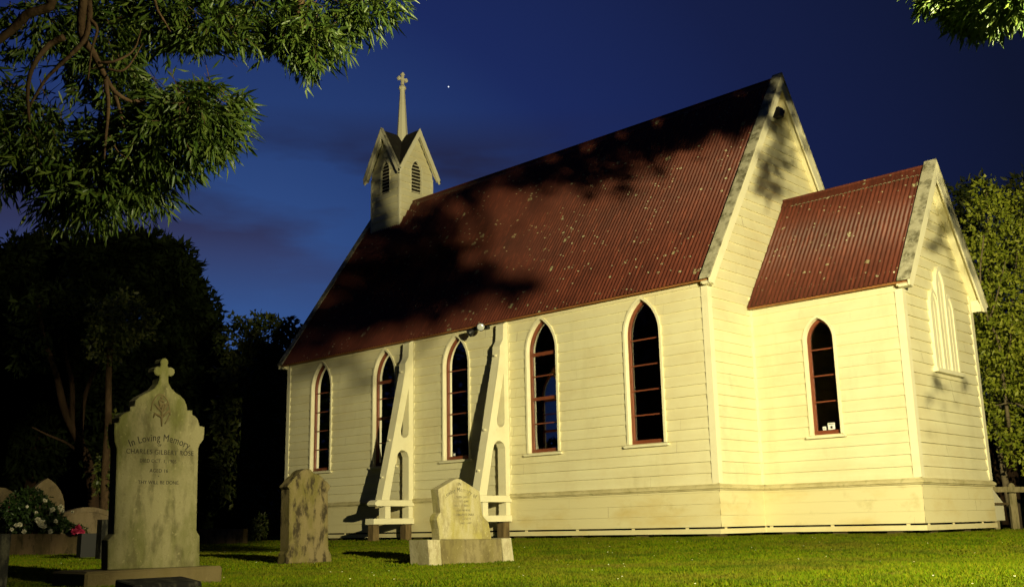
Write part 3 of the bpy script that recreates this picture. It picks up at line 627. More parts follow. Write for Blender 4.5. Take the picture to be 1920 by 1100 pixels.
# timber buttresses ------------------------------------------------
def buttress(x0, x1):
    root = empty('timber_buttress', (0, 0, 0)); root.parent = church
    q = MB(); T = 1e-3
    xa, xb = x0, x1
    strut = [(-.05, 4.19), (-.145, 4.13), (-.165, 3.80), (-.255, 3.66), (-.265, 3.48), (-.605, 1.95), (-.90, .675), (-.695, .675), (-.52, 1.52)]
    # inner edge follows the slots
    q2 = MB()
    body = [(-.05, 4.19), (-.145, 4.13), (-.165, 3.80), (-.255, 3.66), (-.262, 3.48), (-.60, 1.95), (-.90, .675), (-.69, .675),
            (-.51, 1.52), (-.46, 1.66), (-.38, 1.735), (-.29, 1.74), (-.20, 1.70), (-.15, 1.60), (-.15, .675), (-.026, .675), (-.026, 4.19)]
    slot = [(-.155, 3.12), (-.375, 2.17), (-.365, 2.06), (-.31, 2.01), (-.22, 2.02), (-.16, 2.08), (-.15, 2.20)]
    # split body above and below so the slot is a real opening
    up = [(-.05, 4.19), (-.145, 4.13), (-.165, 3.80), (-.255, 3.66), (-.262, 3.48), (-.335, 3.12), (-.155, 3.12), (-.026, 3.12), (-.026, 4.19)]
    lft = [(-.335, 3.12), (-.60, 1.95), (-.31, 1.95), (-.31, 2.01), (-.365, 2.06), (-.375, 2.17), (-.155, 3.12)]
    rgt = [(-.155, 3.12), (-.15, 2.20), (-.16, 2.08), (-.22, 2.02), (-.31, 2.01), (-.31, 1.95), (-.026, 1.95), (-.026, 3.12)]
    low = [(-.60, 1.95), (-.90, .675), (-.69, .675), (-.51, 1.52), (-.46, 1.66), (-.38, 1.735), (-.29, 1.74), (-.20, 1.70), (-.15, 1.60), (-.15, .675), (-.026, .675), (-.026, 1.95)]
    from mathutils.geometry import tessellate_polygon
    def cap_(poly):
        tr = tessellate_polygon([[Vector((p[0], p[1], 0)) for p in poly]])
        for x in (xa, xb): q2.add([(x, *p) for p in poly], [tuple(t) for t in tr])
    for p in (up, lft, rgt, low): cap_(p)
    def side(path, close=True):
        n = len(path)
        for i in range(n if close else n-1):
            a, b = path[i], path[(i+1) % n]; q2.quad((xa, *a), (xb, *a), (xb, *b), (xa, *b))
    side(body); side(slot)
    q2.build('strut', MT['cream_trim'], root)
    q = MB(); q.prism([(.0, .545), (-1.05, .545), (-1.10, .575), (-1.10, .62), (-1.03, .672), (.0, .672)], xa-.035, xb+.035, 'x', .006); q.build('beam', MT['cream_trim'], root)
    q = MB(); q.prism([(-.026, .17), (-1.14, .17), (-1.14, .29), (-.026, .29)], xa-.04, xb+.04, 'x', .006); q.build('beam', MT['cream_trim'], root)
    for y0, y1 in ((-.80, -.655), (-.15, -.027)):
        q = MB(); q.prism([(y0, .292), (y1, .292), (y1, .543), (y0, .543)], xa+.002, xb-.002, 'x'); q.build('post', MT['cream_trim'], root)
    for y0, y1 in ((-1.11, -.95), (-.22, -.05)):
        q = MB(); q.prism([(xa+.02, y0), (xb-.02, y0), (xb-.02, y1), (xa+.02, y1)], -.45, .168, 'z', .01); q.build('pile', MT['pile'], root)
    for y, z in ((-.28, 3.47), (-.615, 1.95), (-.80, 1.15)):
        q = MB(); xm = (xa+xb)/2; q.tube([(xm, y+.03, z), (xm, y-.035, z+.004)], .022, 8); q.build('bolt', MT['cream_trim'], root)
    # plate on the wall
    q = MB(); q.prism([(-.0, .72), (-.024, .72), (-.024, 4.21), (-.0, 4.21)], xb-.02, xb+.035, 'x'); q.build('wall_plate', MT['cream_trim'], root)
buttress(4.63, 4.84); buttress(7.57, 7.78)

# lights on the church
def lamphead(root, p, d, face):
    d = unit(np.array(d, float)); p = np.array(p, float)
    q = MB(); q.tube([p, p+d*.05, p+d*.10, p+d*.12, p+d*.20, p+d*.235], [.028, .036, .036, .045, .085, .088], 14); h = q.build('lamp_shade', MT['black'], root, True)
    q = MB(); q.tube([p+d*.236, p+d*.246, p+d*.252], [.080, .07, .03], 14); q.build('reflector', MT[face], root, True)
fl = empty('twin_floodlight', (7.22, -.04, 4.2), label='black twin spotlight fixed under the eave between third window and second buttress', cat='light')
base = np.array([7.22, -.04, 4.2])
q = MB(); q.box(-.06, .06, -.05, .02, -.09, .06, .008); q.build('mounting_box', MT['black'], fl)
q = MB(); q.tube([(0, -.04, -.02), (.02, -.16, -.03), (.04, -.22, -.06)], .018); q.tube([(0, -.04, -.02), (-.06, -.14, -.03), (-.12, -.20, -.08)], .018); q.build('arm', MT['black'], fl, True)
lamphead(fl, (.02, -.20, -.04), (.62, -.70, -.30), 'chrome'); lamphead(fl, (-.10, -.18, -.06), (-.75, -.55, -.55), 'black')
gl = empty('gable_speaker', (LN+.03, WN/2-.05, 8.12), label='small dark box lamp high under the nave gable peak', cat='light')
q = MB(); q.box(.0, .16, -.12, .06, -.10, .10, .01); q.build('housing', MT['black'], gl)
q = MB(); q.tube([(.02, .06, .05), (.06, .14, .08)], .02); q.tube([(.05, .13, .08), (.13, .15, .06)], .04, 12); q.build('sensor', MT['black'], gl, True)
st = MB(); st.prism([(0, .0), (1.80, .0), (1.80, .34), (1.32, .60), (0, .62)], -.70, -.10, 'x', .01)
so = st.build('side_steps', MT['cream_trim'], church); so.location = (15.1, WN-YC+.04, 0)
so['label'] = 'boxed cream steps behind the chancel corner'
q = MB(); q.box(-.74, -.05, 1.2, 1.95, .30, .335); qo = q.build('step_tread', MT['pile'], so)

# ------------------------------------------------------------------ headstones (all face +x)
def outline(px, ox, oy, s, x0):
    r = []
    for x, y in px: h = hit(ox+x/s, oy+y/s, 0, x0); r.append((h[1], h[2]))
    return r
def stone_slab(name, poly, x0, t, m, root, bev=.008):
    c = np.array(poly); q = MB()
    from mathutils.geometry import tessellate_polygon
    n = len(poly); ar = .5*np.sum(c[:, 0]*np.roll(c[:, 1], -1)-np.roll(c[:, 0], -1)*c[:, 1])
    if ar < 0: c = c[::-1]
    e = unit(np.roll(c, -1, 0)-c); nn = np.stack([-e[:, 1], e[:, 0]], 1); b = nn+np.roll(nn, 1, 0); b /= np.maximum(np.linalg.norm(b, axis=1, keepdims=True)**2/2, .7)*1.0
    I = c+b*bev
    rings = [(I, x0), (c, x0-bev), (c, x0-t+bev), (I, x0-t)]
    vs = []
    for Q, x in rings: vs += [(x-root.location[0], p[0]-root.location[1], p[1]-root.location[2]) for p in Q]
    fs = [(k*n+i, k*n+(i+1) % n, (k+1)*n+(i+1) % n, (k+1)*n+i) for k in range(3) for i in range(n)]
    tr = tessellate_polygon([[Vector((p[0], p[1], 0)) for p in I]])
    fs += [tuple(t_) for t_ in tr]+[tuple(3*n+i for i in reversed(t_)) for t_ in tr]
    q.add(vs, fs); return q.build(name, m, root)
def text_on(root, parent, lines, m, x):
    """lines: (string, centre y, z, size, arc radius or None, width scale)"""
    for s, cy, z, size, arc, wsc in lines:
        cu = bpy.data.curves.new('inscription', 'FONT'); cu.body = s; cu.size = size; cu.align_x = 'CENTER'; cu.extrude = .0012; cu.space_character = 1.08
        ob = bpy.data.objects.new('tmp', cu); COL.objects.link(ob); bpy.context.view_layer.update()
        me = bpy.data.meshes.new_from_object(ob.evaluated_get(bpy.context.evaluated_depsgraph_get())); bpy.data.objects.remove(ob)
        n = len(me.vertices); v = np.zeros(n*3, np.float32); me.vertices.foreach_get('co', v); v = v.reshape(-1, 3); X = v[:, 0]*wsc; Y = v[:, 1]; Zt = v[:, 2]
        if arc:
            a = X/arc; X2 = (arc+Y)*np.sin(a); Y2 = (arc+Y)*np.cos(a)-arc
        else: X2, Y2 = X, Y
        W_ = np.stack([x+Zt-root.location[0], cy+X2-root.location[1], z+Y2-root.location[2]], 1)
        me.vertices.foreach_set('co', W_.astype(np.float32).ravel()); me.update(); me.name = 'inscription'
        link('inscription', me, m, parent)
# tall stone with a carved cross
X1 = 13.9
h1 = empty('headstone', (X1, -10.75, -.30), label='tallest mossy headstone topped by a small trefoil cross, front left', cat='gravestone')
right = [(309.4, 671), (313.5, 673.5), (316, 678), (315.6, 683), (313, 687), (317, 688.5), (318, 691), (321, 688.8), (325, 690), (328, 694), (328, 699), (325.5, 703.5), (321, 705.5), (317, 703.5), (316, 706)]
pxr = [(309.4, 670.8), (313, 672), (315.8, 675.5), (316.3, 680), (315, 684.5), (317, 688.5), (320.5, 688), (325, 689.3), (328, 693), (328.4, 698), (326, 702.8), (321.5, 705.5), (317, 704.5), (316.3, 708),
       (317, 717), (322, 727), (330, 735.5), (340, 742), (347, 750), (351, 760), (352, 768.5), (361, 769), (361.5, 777), (367, 780), (372, 786), (375, 798), (384, 799.5), (383.8, 812), (382, 824), (375, 833), (372.5, 840), (371, 905), (369, 993), (371, 998), (375, 1004), (374.8, 1062)]
pxl = [(218, 1065), (219.5, 1005), (224, 1000), (229, 985), (231, 940), (219.5, 891+0)]
pxl = [(202.5, 1068), (203.5, 1012), (209, 1006), (214.5, 1000), (217.5, 930), (220, 840), (216, 828), (215, 812), (215.5, 793), (223, 791.5), (225, 782), (231, 776), (240, 771.5), (244.5, 770), (245, 762), (253, 761), (255, 750), (262, 743), (276, 735.5), (290, 728), (297, 719), (300.3, 708), (300, 703.5), (295, 703.8), (291, 700.5), (289.5, 695.5), (291.5, 689.5), (296, 686.5), (300.5, 687.8), (302.5, 684.5), (301.7, 679), (303.5, 674), (306.3, 671.5)]
o1 = [tuple(hit(x, y, 0, X1)[1:]) for x, y in pxr+pxl]
s1 = stone_slab('stone_tablet', o1, X1, .13, MT['stone_olive'], h1)
zt1 = hit(290, 1064, 0, X1)[2]
q = MB(); q.box(X1-.50-X1, X1+.135-X1, -11.42+10.75, -10.20+10.75, -.10, zt1+.30-.002, .02)
q.build('plinth', MT['stone_brown'], h1)
cc = hit(297, 775, 0, X1); 
def hp(px, py): return hit(px, py, 0, X1)
def rel(p, root, dx=0): return (p[0]-root.location[0]+dx, p[1]-root.location[1], p[2]-root.location[2])
q = MB(); a_ = [(283, 770), (286, 755), (292, 744), (299, 738.5), (307, 741), (314, 750), (318, 763), (318.5, 775), (314, 786), (309, 794)]
q.tube([rel(hp(x, y), h1, .0) for x, y in a_], .006, 6); 
for path, r in (([(303, 799), (303, 785), (303.5, 770), (306, 757)], .007), ([(303, 783), (297, 778), (290, 775), (287, 783)], .008), ([(303, 783), (309, 776), (316, 770), (319, 778)], .008), ([(303, 772), (296, 764), (290, 757)], .008), ([(304, 772), (310, 763), (315, 755)], .009), ([(303, 766), (300, 757), (298, 750)], .009)):
    q.tube([rel(hp(x, y), h1, .002) for x, y in path], [r]+[r*1.6]*(len(path)-2)+[r*.7], 6)
for x, y in ((301, 750), (306, 752), (304, 758), (300, 762), (309, 758), (303, 745)):
    c_ = rel(hp(x, y), h1, .004); q.tube([(c_[0]-.008, c_[1], c_[2]), (c_[0], c_[1], c_[2]), (c_[0]+.006, c_[1], c_[2])], [.014, .013, .005], 8)
q.build('carved_lily', MT['stone_brown'], s1, True)
cy1 = hp(297, 850)[1]; 
def zz(py, px=297): return hp(px, py)[2]
text_on(h1, s1, [('In Loving Memory', hp(300, 830)[1], zz(826), .088, .62, .80), ('OF', hp(299, 838)[1], zz(836), .028, None, 1), ('CHARLES GILBERT ROSE', hp(301, 850)[1], zz(851.5, 301), .058, None, .93), ('DIED OCT. 1, 1905', hp(297, 862)[1], zz(867), .043, None, .9), ('AGED 16', hp(298, 880)[1], zz(885), .043, None, .95), ('+', hp(297, 893)[1], zz(894), .025, None, 1), ('THY WILL BE DONE.', hp(298, 903)[1], zz(907), .043, None, .9)], MT['letter'], X1+.0012)
# lichened stone in the middle
X2 = 11.75
h2 = empty('headstone', (X2, -8.0, -.33), label='rough lichen covered headstone with moulded shoulders, in front of first church window', cat='gravestone')
p2 = [(192, 1030), (205, 935), (222, 905), (232, 300), (214, 272), (222, 255), (245, 228), (262, 205), (290, 172), (318, 155), (345, 118), (378, 100), (418, 92), (440, 104), (462, 132), (490, 142), (520, 150), (552, 180), (575, 205), (605, 228), (628, 262), (626, 290), (607, 318), (612, 880), (622, 905), (638, 935), (645, 1020)]
o2 = outline(p2, 500, 860, 5.239, X2); s2 = stone_slab('stone_tablet', o2, X2, .20, MT['stone_rough'], h2, .014)
# pale pointed stone on a kerbed base
X3 = 13.3
h3 = empty('headstone', (X3, -6.5, -.34), label='pale pointed marble headstone leaning slightly on its low boxed base', cat='gravestone')
p3 = [(322, 760), (312, 640), (292, 545), (298, 505), (330, 462), (318, 330), (303, 212), (400, 155), (470, 112), (510, 94), (550, 104), (640, 160), (755, 235), (768, 350), (782, 478), (806, 520), (850, 565), (866, 650), (884, 760)]
o3 = outline(p3, 770, 880, 5.79, X3-.07); s3 = stone_slab('stone_tablet', o3, X3-.07, .15, MT['stone_pale'], h3, .012)
def bx3(pts, x0, t, m, nm):
    o = outline(pts, 770, 880, 5.79, x0); return stone_slab(nm, o, x0, t, m, h3, .01)
bx3([(188, 760), (325, 758), (345, 1060), (212, 1056)], X3+.01, .34, MT['stone_post'], 'base_end_block')
bx3([(326, 762), (985, 752), (1004, 1030), (344, 1064)], X3-.012, .30, MT['stone_base'], 'base')
bx3([(990, 746), (1095, 738), (1130, 1010), (1018, 1022)], X3+.01, .34, MT['stone_post'], 'base_end_block')
def t3(px, py): return hit(770+px/5.79, 880+py/5.79, 0, X3-.07)
text_on(h3, s3, [('IN', t3(530, 150)[1], t3(530, 172)[2], .055, None, 1), ('Loving Memory of', t3(540, 235)[1], t3(540, 238)[2], .072, .42, .92), ('JOSEPH EARLE', t3(555, 300)[1], t3(555, 308)[2], .038, None, 1), ('WHO DIED JUNE', t3(545, 345)[1], t3(545, 352)[2], .032, None, 1), ('AGED 77 YEARS', t3(560, 390)[1], t3(560, 398)[2], .034, None, 1), ('ALSO HIS WIFE', t3(570, 440)[1], t3(570, 450)[2], .032, None, 1), ('MARGARET EARLE', t3(585, 490)[1], t3(585, 498)[2], .036, None, 1), ('AT REST', t3(610, 535)[1], t3(610, 542)[2], .032, None, 1), ('DIED 4 MAY', t3(600, 580)[1], t3(600, 588)[2], .032, None, 1)], MT['letter_faint'], X3-.07+.0012)

# low dark granite marker in the front, cut by the picture's edge
gm = at(318, 1092, 7.6)
g1 = empty('grave_marker', (gm[0], gm[1], -.40), label='low dark granite marker with white lettering at the bottom edge', cat='gravestone')
q = MB(); q.prism([(-.30, .0), (.03, .0), (.03, gm[2]+.40-.09), (-.02, gm[2]+.40), (-.30, gm[2]+.43)], -.27, .27, 'y', .01)
# the prism above runs along y: polygon is (x, z)
g1b = q.build('granite_block', MT['granite'], g1)
for i in range(1):
    text_on(g1, g1b, [('IN MEMORY', gm[1], gm[2]-.07, .045, None, 1)], MT['letter_white'], gm[0]+.042)
# dark stone at the left edge
e1 = hit(10, 1000, 0, 15.3); e1g = at(8, 1000, 8.0)
g2 = empty('headstone', (e1g[0], e1g[1], -.36), label='dark speckled granite headstone cut off by the left edge', cat='gravestone')
q = MB(); q.prism([(-.62, -.05), (.055, -.05), (.055, .25), (.058, e1g[2]+.36), (-.62, e1g[2]+.37)], -.16, .0, 'x', .01); q.build('stone_tablet', MT['granite'], g2)

# far graves ------------------------------------------------------
def far_stone(px, pyt, pyb, D, wpx, kind, m, label, name='headstone', cat='gravestone', ground_z=None):
    c = at(px, pyb, D); tp = at(px, pyt, D); zb = float(ground(c[0], c[1]))-.03; h = tp[2]-zb; wd = wpx*D/FPX/abs(R[1])*.95
    root = empty(name, (c[0], c[1], zb), label=label, cat=cat)
    hw = wd/2
    if kind == 'gothic':
        L = Lancet(0, hw, 0, h-hw*1.6, hw*1.78); pl = L.pts(8)
        pl = [(s, z if i not in (0, len(pl)-1) else 0) for i, (s, z) in enumerate(pl)]
    elif kind == 'segment':
        pl = [(-hw, 0), (-hw, h*.80)]+[(-hw+2*hw*i/12, h*.80+h*.20*math.sin(math.pi*i/12)) for i in range(1, 12)]+[(hw, h*.80), (hw, 0)]
    elif kind == 'slope': pl = [(-hw, 0), (-hw, h), (0, h*.98), (hw, h*.86), (hw, 0)]
    else: pl = [(-hw, 0), (-hw, h), (hw, h), (hw, 0)]
    q = MB(); tri_prism(q, pl, -.14, 0, lambda p, t: (t, p[0], p[1])); q.build('stone_tablet', m, root)
    if kind == 'segment':
        q = MB(); P2 = [(-hw-.03, h*.80)]+[(-hw+2*hw*i/12, h*.815+h*.20*math.sin(math.pi*i/12)) for i in range(0, 13)]+[(hw+.03, h*.80)]
        P3 = [(s, z-.10) for s, z in P2][::-1]; tri_prism(q, P2+P3, -.16, .03, lambda p, t: (t, p[0], p[1])); q.build('coping', m, root)
    if kind in ('gothic', 'segment', 'slope'):
        q = MB(); q.box(-.22, .08, -hw-.08, hw+.08, -.05, .14); q.build('plinth', m, root)
    return root
far_stone(83, 895, 985, 23, 52, 'gothic', MT['stone_far'], 'pointed arch headstone standing behind the white rose bush')
far_stone(4, 911, 990, 22, 42, 'slope', MT['stone_far'], 'brown headstone with sloping top at the far left edge')
far_stone(162, 951, 1000, 21.5, 88, 'segment', MT['stone_far'], 'low wide grave stone with curved coping beside the pink flowers')
far_stone(198, 973, 1030, 14, 15, 'flat', MT['granite'], 'narrow grey speckled marker beside the tall headstone')
far_stone(174, 999, 1034, 15.5, 34, 'flat', MT['black'], 'squat black block between the kerb and the tall headstone')
def kerb(pa, pb, D0, D1, label, zt_off):
    a, b = at(*pa, D0), at(*pb, D1); dx = b-a; dx[2] = 0; Ln = np.linalg.norm(dx); u = dx/Ln; n = np.array([-u[1], u[0], 0])
    root = empty('grave_kerb', (a[0], a[1], 0), label=label, cat='kerb')
    z0 = min(float(ground(a[0], a[1])), float(ground(b[0], b[1])))-.05
    q = MB(); k = int(Ln/.9)
    for i in range(k):
        s0, s1 = i*Ln/k, (i+1)*Ln/k-.006; j = random.uniform(-.008, .008)
        za, zb_ = a[2]+(b[2]-a[2])*i/k+j, a[2]+(b[2]-a[2])*(i+1)/k+j
        vs = []
        for s, z in ((s0, za), (s1, zb_)):
            for w0 in (0, .16):
                p = u*s+n*w0; vs += [(p[0], p[1], z0), (p[0], p[1], z)]
        q.add(vs, [(0, 1, 5, 4), (2, 6, 7, 3), (1, 3, 7, 5), (0, 2, 3, 1), (4, 5, 7, 6)])
    q.build('coping', MT['kerb'], root); return root
kerb((-120, 1003), (160, 1000), 20.0, 18.5, 'long brown concrete kerb in front of the rose bushes', 0)
kerb((372, 991), (457, 990), 24, 23.5, 'short brown kerb between the tall and the lichened headstone', 0)

# ------------------------------------------------------------------ vegetation helpers
def blob_points(n, c, r):
    v = unit(RNG.normal(size=(n, 3))); rad = RNG.random(n)**(1/2.2); return np.array(c)+v*rad[:, None]*np.array(r), v
def twig_foliage(blobs, L0=.085, W0=.019, per=9, twig=.20, droop=.55):
    """pinnate sprays: blobs = (centre, radii, twigs)"""
    Ps, Ds, Ns = [], [], []; tw = []
    for c, r, n in blobs:
        p, v = blob_points(n, c, r)
        d = unit(v*.8+RNG.normal(size=(n, 3))*.45+np.array([0, 0, -droop])); tw.append((p, d))
        side = unit(np.cross(d, RNG.normal(size=(n, 3)))); up = np.cross(side, d)
        for k in range(per):
            t = (k+1)/per; sg = -1 if k % 2 else 1
            base = p+d*twig*t*np.ones((n, 1))
            dd = unit(d*(.75 if k < per-1 else 1.5)+side*sg*(.75 if k < per-1 else .05)+np.array([0, 0, -.45])+RNG.normal(size=(n, 3))*.18)
            Ps.append(base); Ds.append(dd); Ns.append(unit(up+RNG.normal(size=(n, 3))*.5))
    P, D, Nn = np.concatenate(Ps), np.concatenate(Ds), np.concatenate(Ns); m = len(P)
    return leaf_arrays(P, D, Nn, L0*RNG.uniform(.65, 1.3, m), W0*RNG.uniform(.75, 1.3, m)), tw
def merge(parts):
    Vs, Fs, b = [], [], 0
    for V, Fc in parts: Vs.append(V); Fs.append(Fc+b); b += len(V)
    return np.concatenate(Vs), np.concatenate(Fs)
def tufts(blobs, L0, W0, droop=.3, shell=.0):
    parts = []
    for c, r, n in blobs:
        v = unit(RNG.normal(size=(n, 3))); rad = (shell+(1-shell)*RNG.random(n))**(1/2.5)
        # lumpy radius
        lump = 1+.16*np.sin(v[:, 0]*7+c[0])*np.sin(v[:, 1]*6+c[1])+.14*np.sin(v[:, 2]*9+c[2]*2+v[:, 0]*5)
        P = np.array(c)+v*(rad*lump)[:, None]*np.array(r)
        D = unit(v*.7+RNG.normal(size=(n, 3))*.7+np.array([0, 0, -droop])); parts.append(leaf_arrays(P, D, RNG.normal(size=(n, 3)), L0*RNG.uniform(.6, 1.4, n), W0*RNG.uniform(.6, 1.4, n)))
    return merge(parts)
def curve(pts, n=8):
    """Catmull-Rom through points"""
    pts = [np.array(p, float) for p in pts]; P = [2*pts[0]-pts[1]]+pts+[2*pts[-1]-pts[-2]]; r = []
    for i in range(1, len(P)-2):
        for k in range(n):
            t = k/n; r.append(.5*((2*P[i])+(-P[i-1]+P[i+1])*t+(2*P[i-1]-5*P[i]+4*P[i+1]-P[i+2])*t*t+(-P[i-1]+3*P[i]-3*P[i+1]+P[i+2])*t**3))
    r.append(pts[-1]); return r
def limb(mb, pts, r0, r1, n=8):
    c = curve(pts, 6); mb.tube(c, [r0+(r1-r0)*i/(len(c)-1) for i in range(len(c))], n)

# ------------------------------------------------------------------ near tree, upper left
tl = empty('ash_tree', (16.6, -15.6, -.35), label='leafy tree whose lance leaved branches hang into the upper left', cat='tree')
off = np.array(tl.location)
B1 = MB()
def pl_(*a): return [at(x, y, D)-off for x, y, D in a]
trunk_top = np.array([17.2, -14.2, 4.6])-off
limb(B1, [(0, 0, -.2), (.1, .2, 1.6), (.3, .8, 3.2), trunk_top], .26, .17, 10)
B1.build('trunk', MT['bark'], tl, True)
B = MB()
limb(B, [trunk_top]+pl_((60, -260, 5.2), (150, -60, 5.4), (152, 60, 5.5), (175, 100, 5.6), (195, 140, 5.7), (215, 172, 5.8), (245, 190, 5.9), (278, 196, 6.0)), .030, .007)
limb(B, pl_((200, -120, 5.3), (168, -20, 5.45), (168, 30, 5.5), (158, 75, 5.5), (120, 115, 5.5), (85, 150, 5.5), (55, 200, 5.5)), .020, .006)
limb(B, [trunk_top]+pl_((-120, -160, 5), (90, -8, 5.2), (50, 28, 5.2), (18, 60, 5.2), (-30, 95, 5.1)), .03, .018)
limb(B, pl_((120, 70, 5.4), (92, 85, 5.4), (62, 125, 5.3), (52, 170, 5.3), (55, 230, 5.3)), .018, .007)
limb(B, pl_((198, 150, 5.7), (203, 200, 5.7), (198, 260, 5.75), (195, 300, 5.8)), .014, .005)
limb(B, pl_((212, 165, 5.8), (222, 200, 5.85), (232, 235, 5.9), (250, 262, 5.9), (275, 282, 6.0)), .013, .003)
limb(B, pl_((205, 255, 5.8), (222, 285, 5.8), (245, 300, 5.85)), .006, .002)
limb(B, pl_((168, 35, 5.5), (182, 55, 5.5), (172, 95, 5.5), (165, 150, 5.5)), .010, .004)
limb(B, pl_((185, 118, 5.6), (215, 115, 5.6), (250, 95, 5.7), (265, 55, 5.7)), .009, .003)
limb(B, pl_((200, 130, 5.6), (235, 130, 5.6), (268, 82, 5.7)), .008, .003)
limb(B, pl_((250, 190, 5.9), (300, 185, 6.0), (340, 160, 6.1), (380, 150, 6.1)), .010, .003)
limb(B, [trunk_top]+pl_((250, -200, 5.6), (420, -90, 6.0), (552, -25, 6.4), (560, 25, 6.5), (572, 48, 6.5), (598, 60, 6.5)), .06, .005)
limb(B, pl_((552, -25, 6.4), (640, -20, 6.6), (720, 0, 6.7)), .014, .004)
limb(B, pl_((280, -60, 5.6), (292, 10, 5.8), (308, 40, 5.9), (320, 60, 5.9)), .012, .003)
B.build('branch', MT['bark'], tl, True)
spec = []  # px, py, rx px, ry px, depth, twigs
LB = [(400, 215, 75, 65, 6.0, 230), (340, 280, 85, 60, 6.0, 230), (250, 330, 85, 62, 5.9, 220), (180, 370, 80, 45, 5.8, 150), (430, 250, 45, 70, 6.1, 120), (420, 185, 55, 38, 6.1, 80), (300, 215, 90, 45, 6.1, 120),
      (120, 320, 70, 60, 5.8, 120), (60, 280, 70, 70, 5.7, 150), (20, 200, 45, 60, 5.6, 80), (15, 320, 40, 40, 5.6, 60), (210, 395, 60, 30, 5.8, 70), (130, 385, 40, 40, 5.8, 50), (280, 375, 40, 35, 5.9, 40),
      (100, 45, 65, 45, 5.6, 110), (200, 70, 70, 60, 5.8, 130), (170, 130, 80, 45, 5.9, 90), (230, 130, 45, 30, 5.8, 40), (320, 50, 80, 50, 6.0, 160), (400, 60, 70, 45, 6.2, 150), (260, 130, 30, 60, 6.3, 60), (340, 20, 90, 30, 6.3, 90),
      (480, 20, 70, 40, 6.4, 120), (545, 60, 60, 50, 6.5, 140), (590, 80, 55, 45, 6.5, 110), (620, 30, 70, 45, 6.6, 130), (690, 15, 55, 40, 6.7, 90), (740, -10, 45, 25, 6.8, 50), (560, -20, 90, 35, 6.6, 90),
      (30, 20, 50, 30, 5.5, 10), (150, 210, 80, 30, 6.0, 45), (240, -30, 160, 40, 6.0, 160), (80, 165, 30, 20, 5.6, 8), (90, 230, 60, 25, 5.7, 40), (-60, 100, 60, 120, 5.4, 60)]
LB = [(x-(38 if y > 140 and x > 280 else 14), y-(28 if y > 240 else 8), rx*.9, ry*.86, D+(.32 if x < 330 else .08), n*.74) for x, y, rx, ry, D, n in LB]
blobs = [(at(x, y, D)-off, np.array([rx*D/FPX, rx*D/FPX, ry*D/FPX]), int(n*1.0)) for x, y, rx, ry, D, n in LB]
(V, Fc), tw = twig_foliage(blobs, .092, .0175, 8, .17, .5)
def prune(V, off, polys, p):
    q = V.reshape(-1, 4, 3); d = q[:, :3].mean(1)+off-CAM; z = d@F; x = 960+FPX*(d@R)/z; y = 550-FPX*(d@U)/z; ins = np.zeros(len(q), bool)
    for pl in polys:
        r = np.zeros(len(q), bool)
        for i in range(len(pl)):
            (x1, y1), (x2, y2) = pl[i], pl[(i+1) % len(pl)]; r ^= ((y1 > y) != (y2 > y)) & (x < (x2-x1)*(y-y1)/(y2-y1+1e-9)+x1)
        ins |= r
    k = np.where(~(ins & (RNG.random(len(q)) < p)))[0]; b4 = np.arange(len(k))[:, None]*4
    return q[k].reshape(-1, 3), np.concatenate([b4+np.array([[0, 1, 2]]), b4+np.array([[0, 2, 3]])], 1).reshape(-1, 3)
GAPS = [[(270, 125), (300, 98), (450, 105), (480, 175), (430, 160), (350, 150), (290, 170)], [(55, 120), (110, 95), (125, 175), (100, 200), (60, 190)], [(8, 50), (62, 58), (58, 98), (15, 90)], [(440, 105), (520, 105), (560, 150), (480, 190)], [(100, 205), (170, 190), (190, 215), (120, 230)]]
V, Fc = prune(V, off, GAPS, .9)
mesh_np('crown', V, Fc, MT['leaf'], tl)
TB = MB()
for (p, d), (x, y, rx, ry, D, n) in zip(tw, LB):
    c = at(x, y, D)-off
    for i in range(0, len(p), 5):
        a = p[i]+(c-p[i])*.35+np.array([0, 0, .04]); TB.tube([a, (a+p[i])/2+np.array([0, 0, .015]), p[i], p[i]+d[i]*.15], [.0045, .0035, .003, .0015], 4, False)
TB.build('twig', MT['bark'], tl)

# ------------------------------------------------------------------ tree beside the floodlight
tr_ = empty('ash_tree', (25.2, -6.2, -.3), label='floodlit tree whose brightest leaves dip into the top right corner', cat='tree')
off = np.array(tr_.location)
TR_TOP = np.array([23.9, -6.9, 4.6])-off
B = MB(); limb(B, [(0, 0, -.2), (-.2, -.1, 1.6), (-.7, -.3, 3.3), TR_TOP], .24, .16, 10); B.build('trunk', MT['bark'], tr_, True)
B = MB(); c_vis = [(1775, -8, 26, 12, 6.4, 50), (1822, 4, 34, 18, 6.4, 120), (1838, 22, 30, 18, 6.3, 120), (1872, -8, 45, 22, 6.0, 150), (1910, -6, 34, 24, 5.6, 110), (1750, -25, 25, 16, 6.5, 30), (1820, -40, 110, 35, 6.8, 120), (1950, -20, 60, 40, 6.2, 60)]
blobs = [(at(x, y, D)-off, np.array([rx*D/FPX, rx*D/FPX, ry*D/FPX]), n) for x, y, rx, ry, D, n in c_vis]
limb(B, [TR_TOP]+pl_((2180, -480, 6.6), (2000, -200, 6.8), (1880, -50, 6.8), (1800, -5, 6.9)), .04, .006)
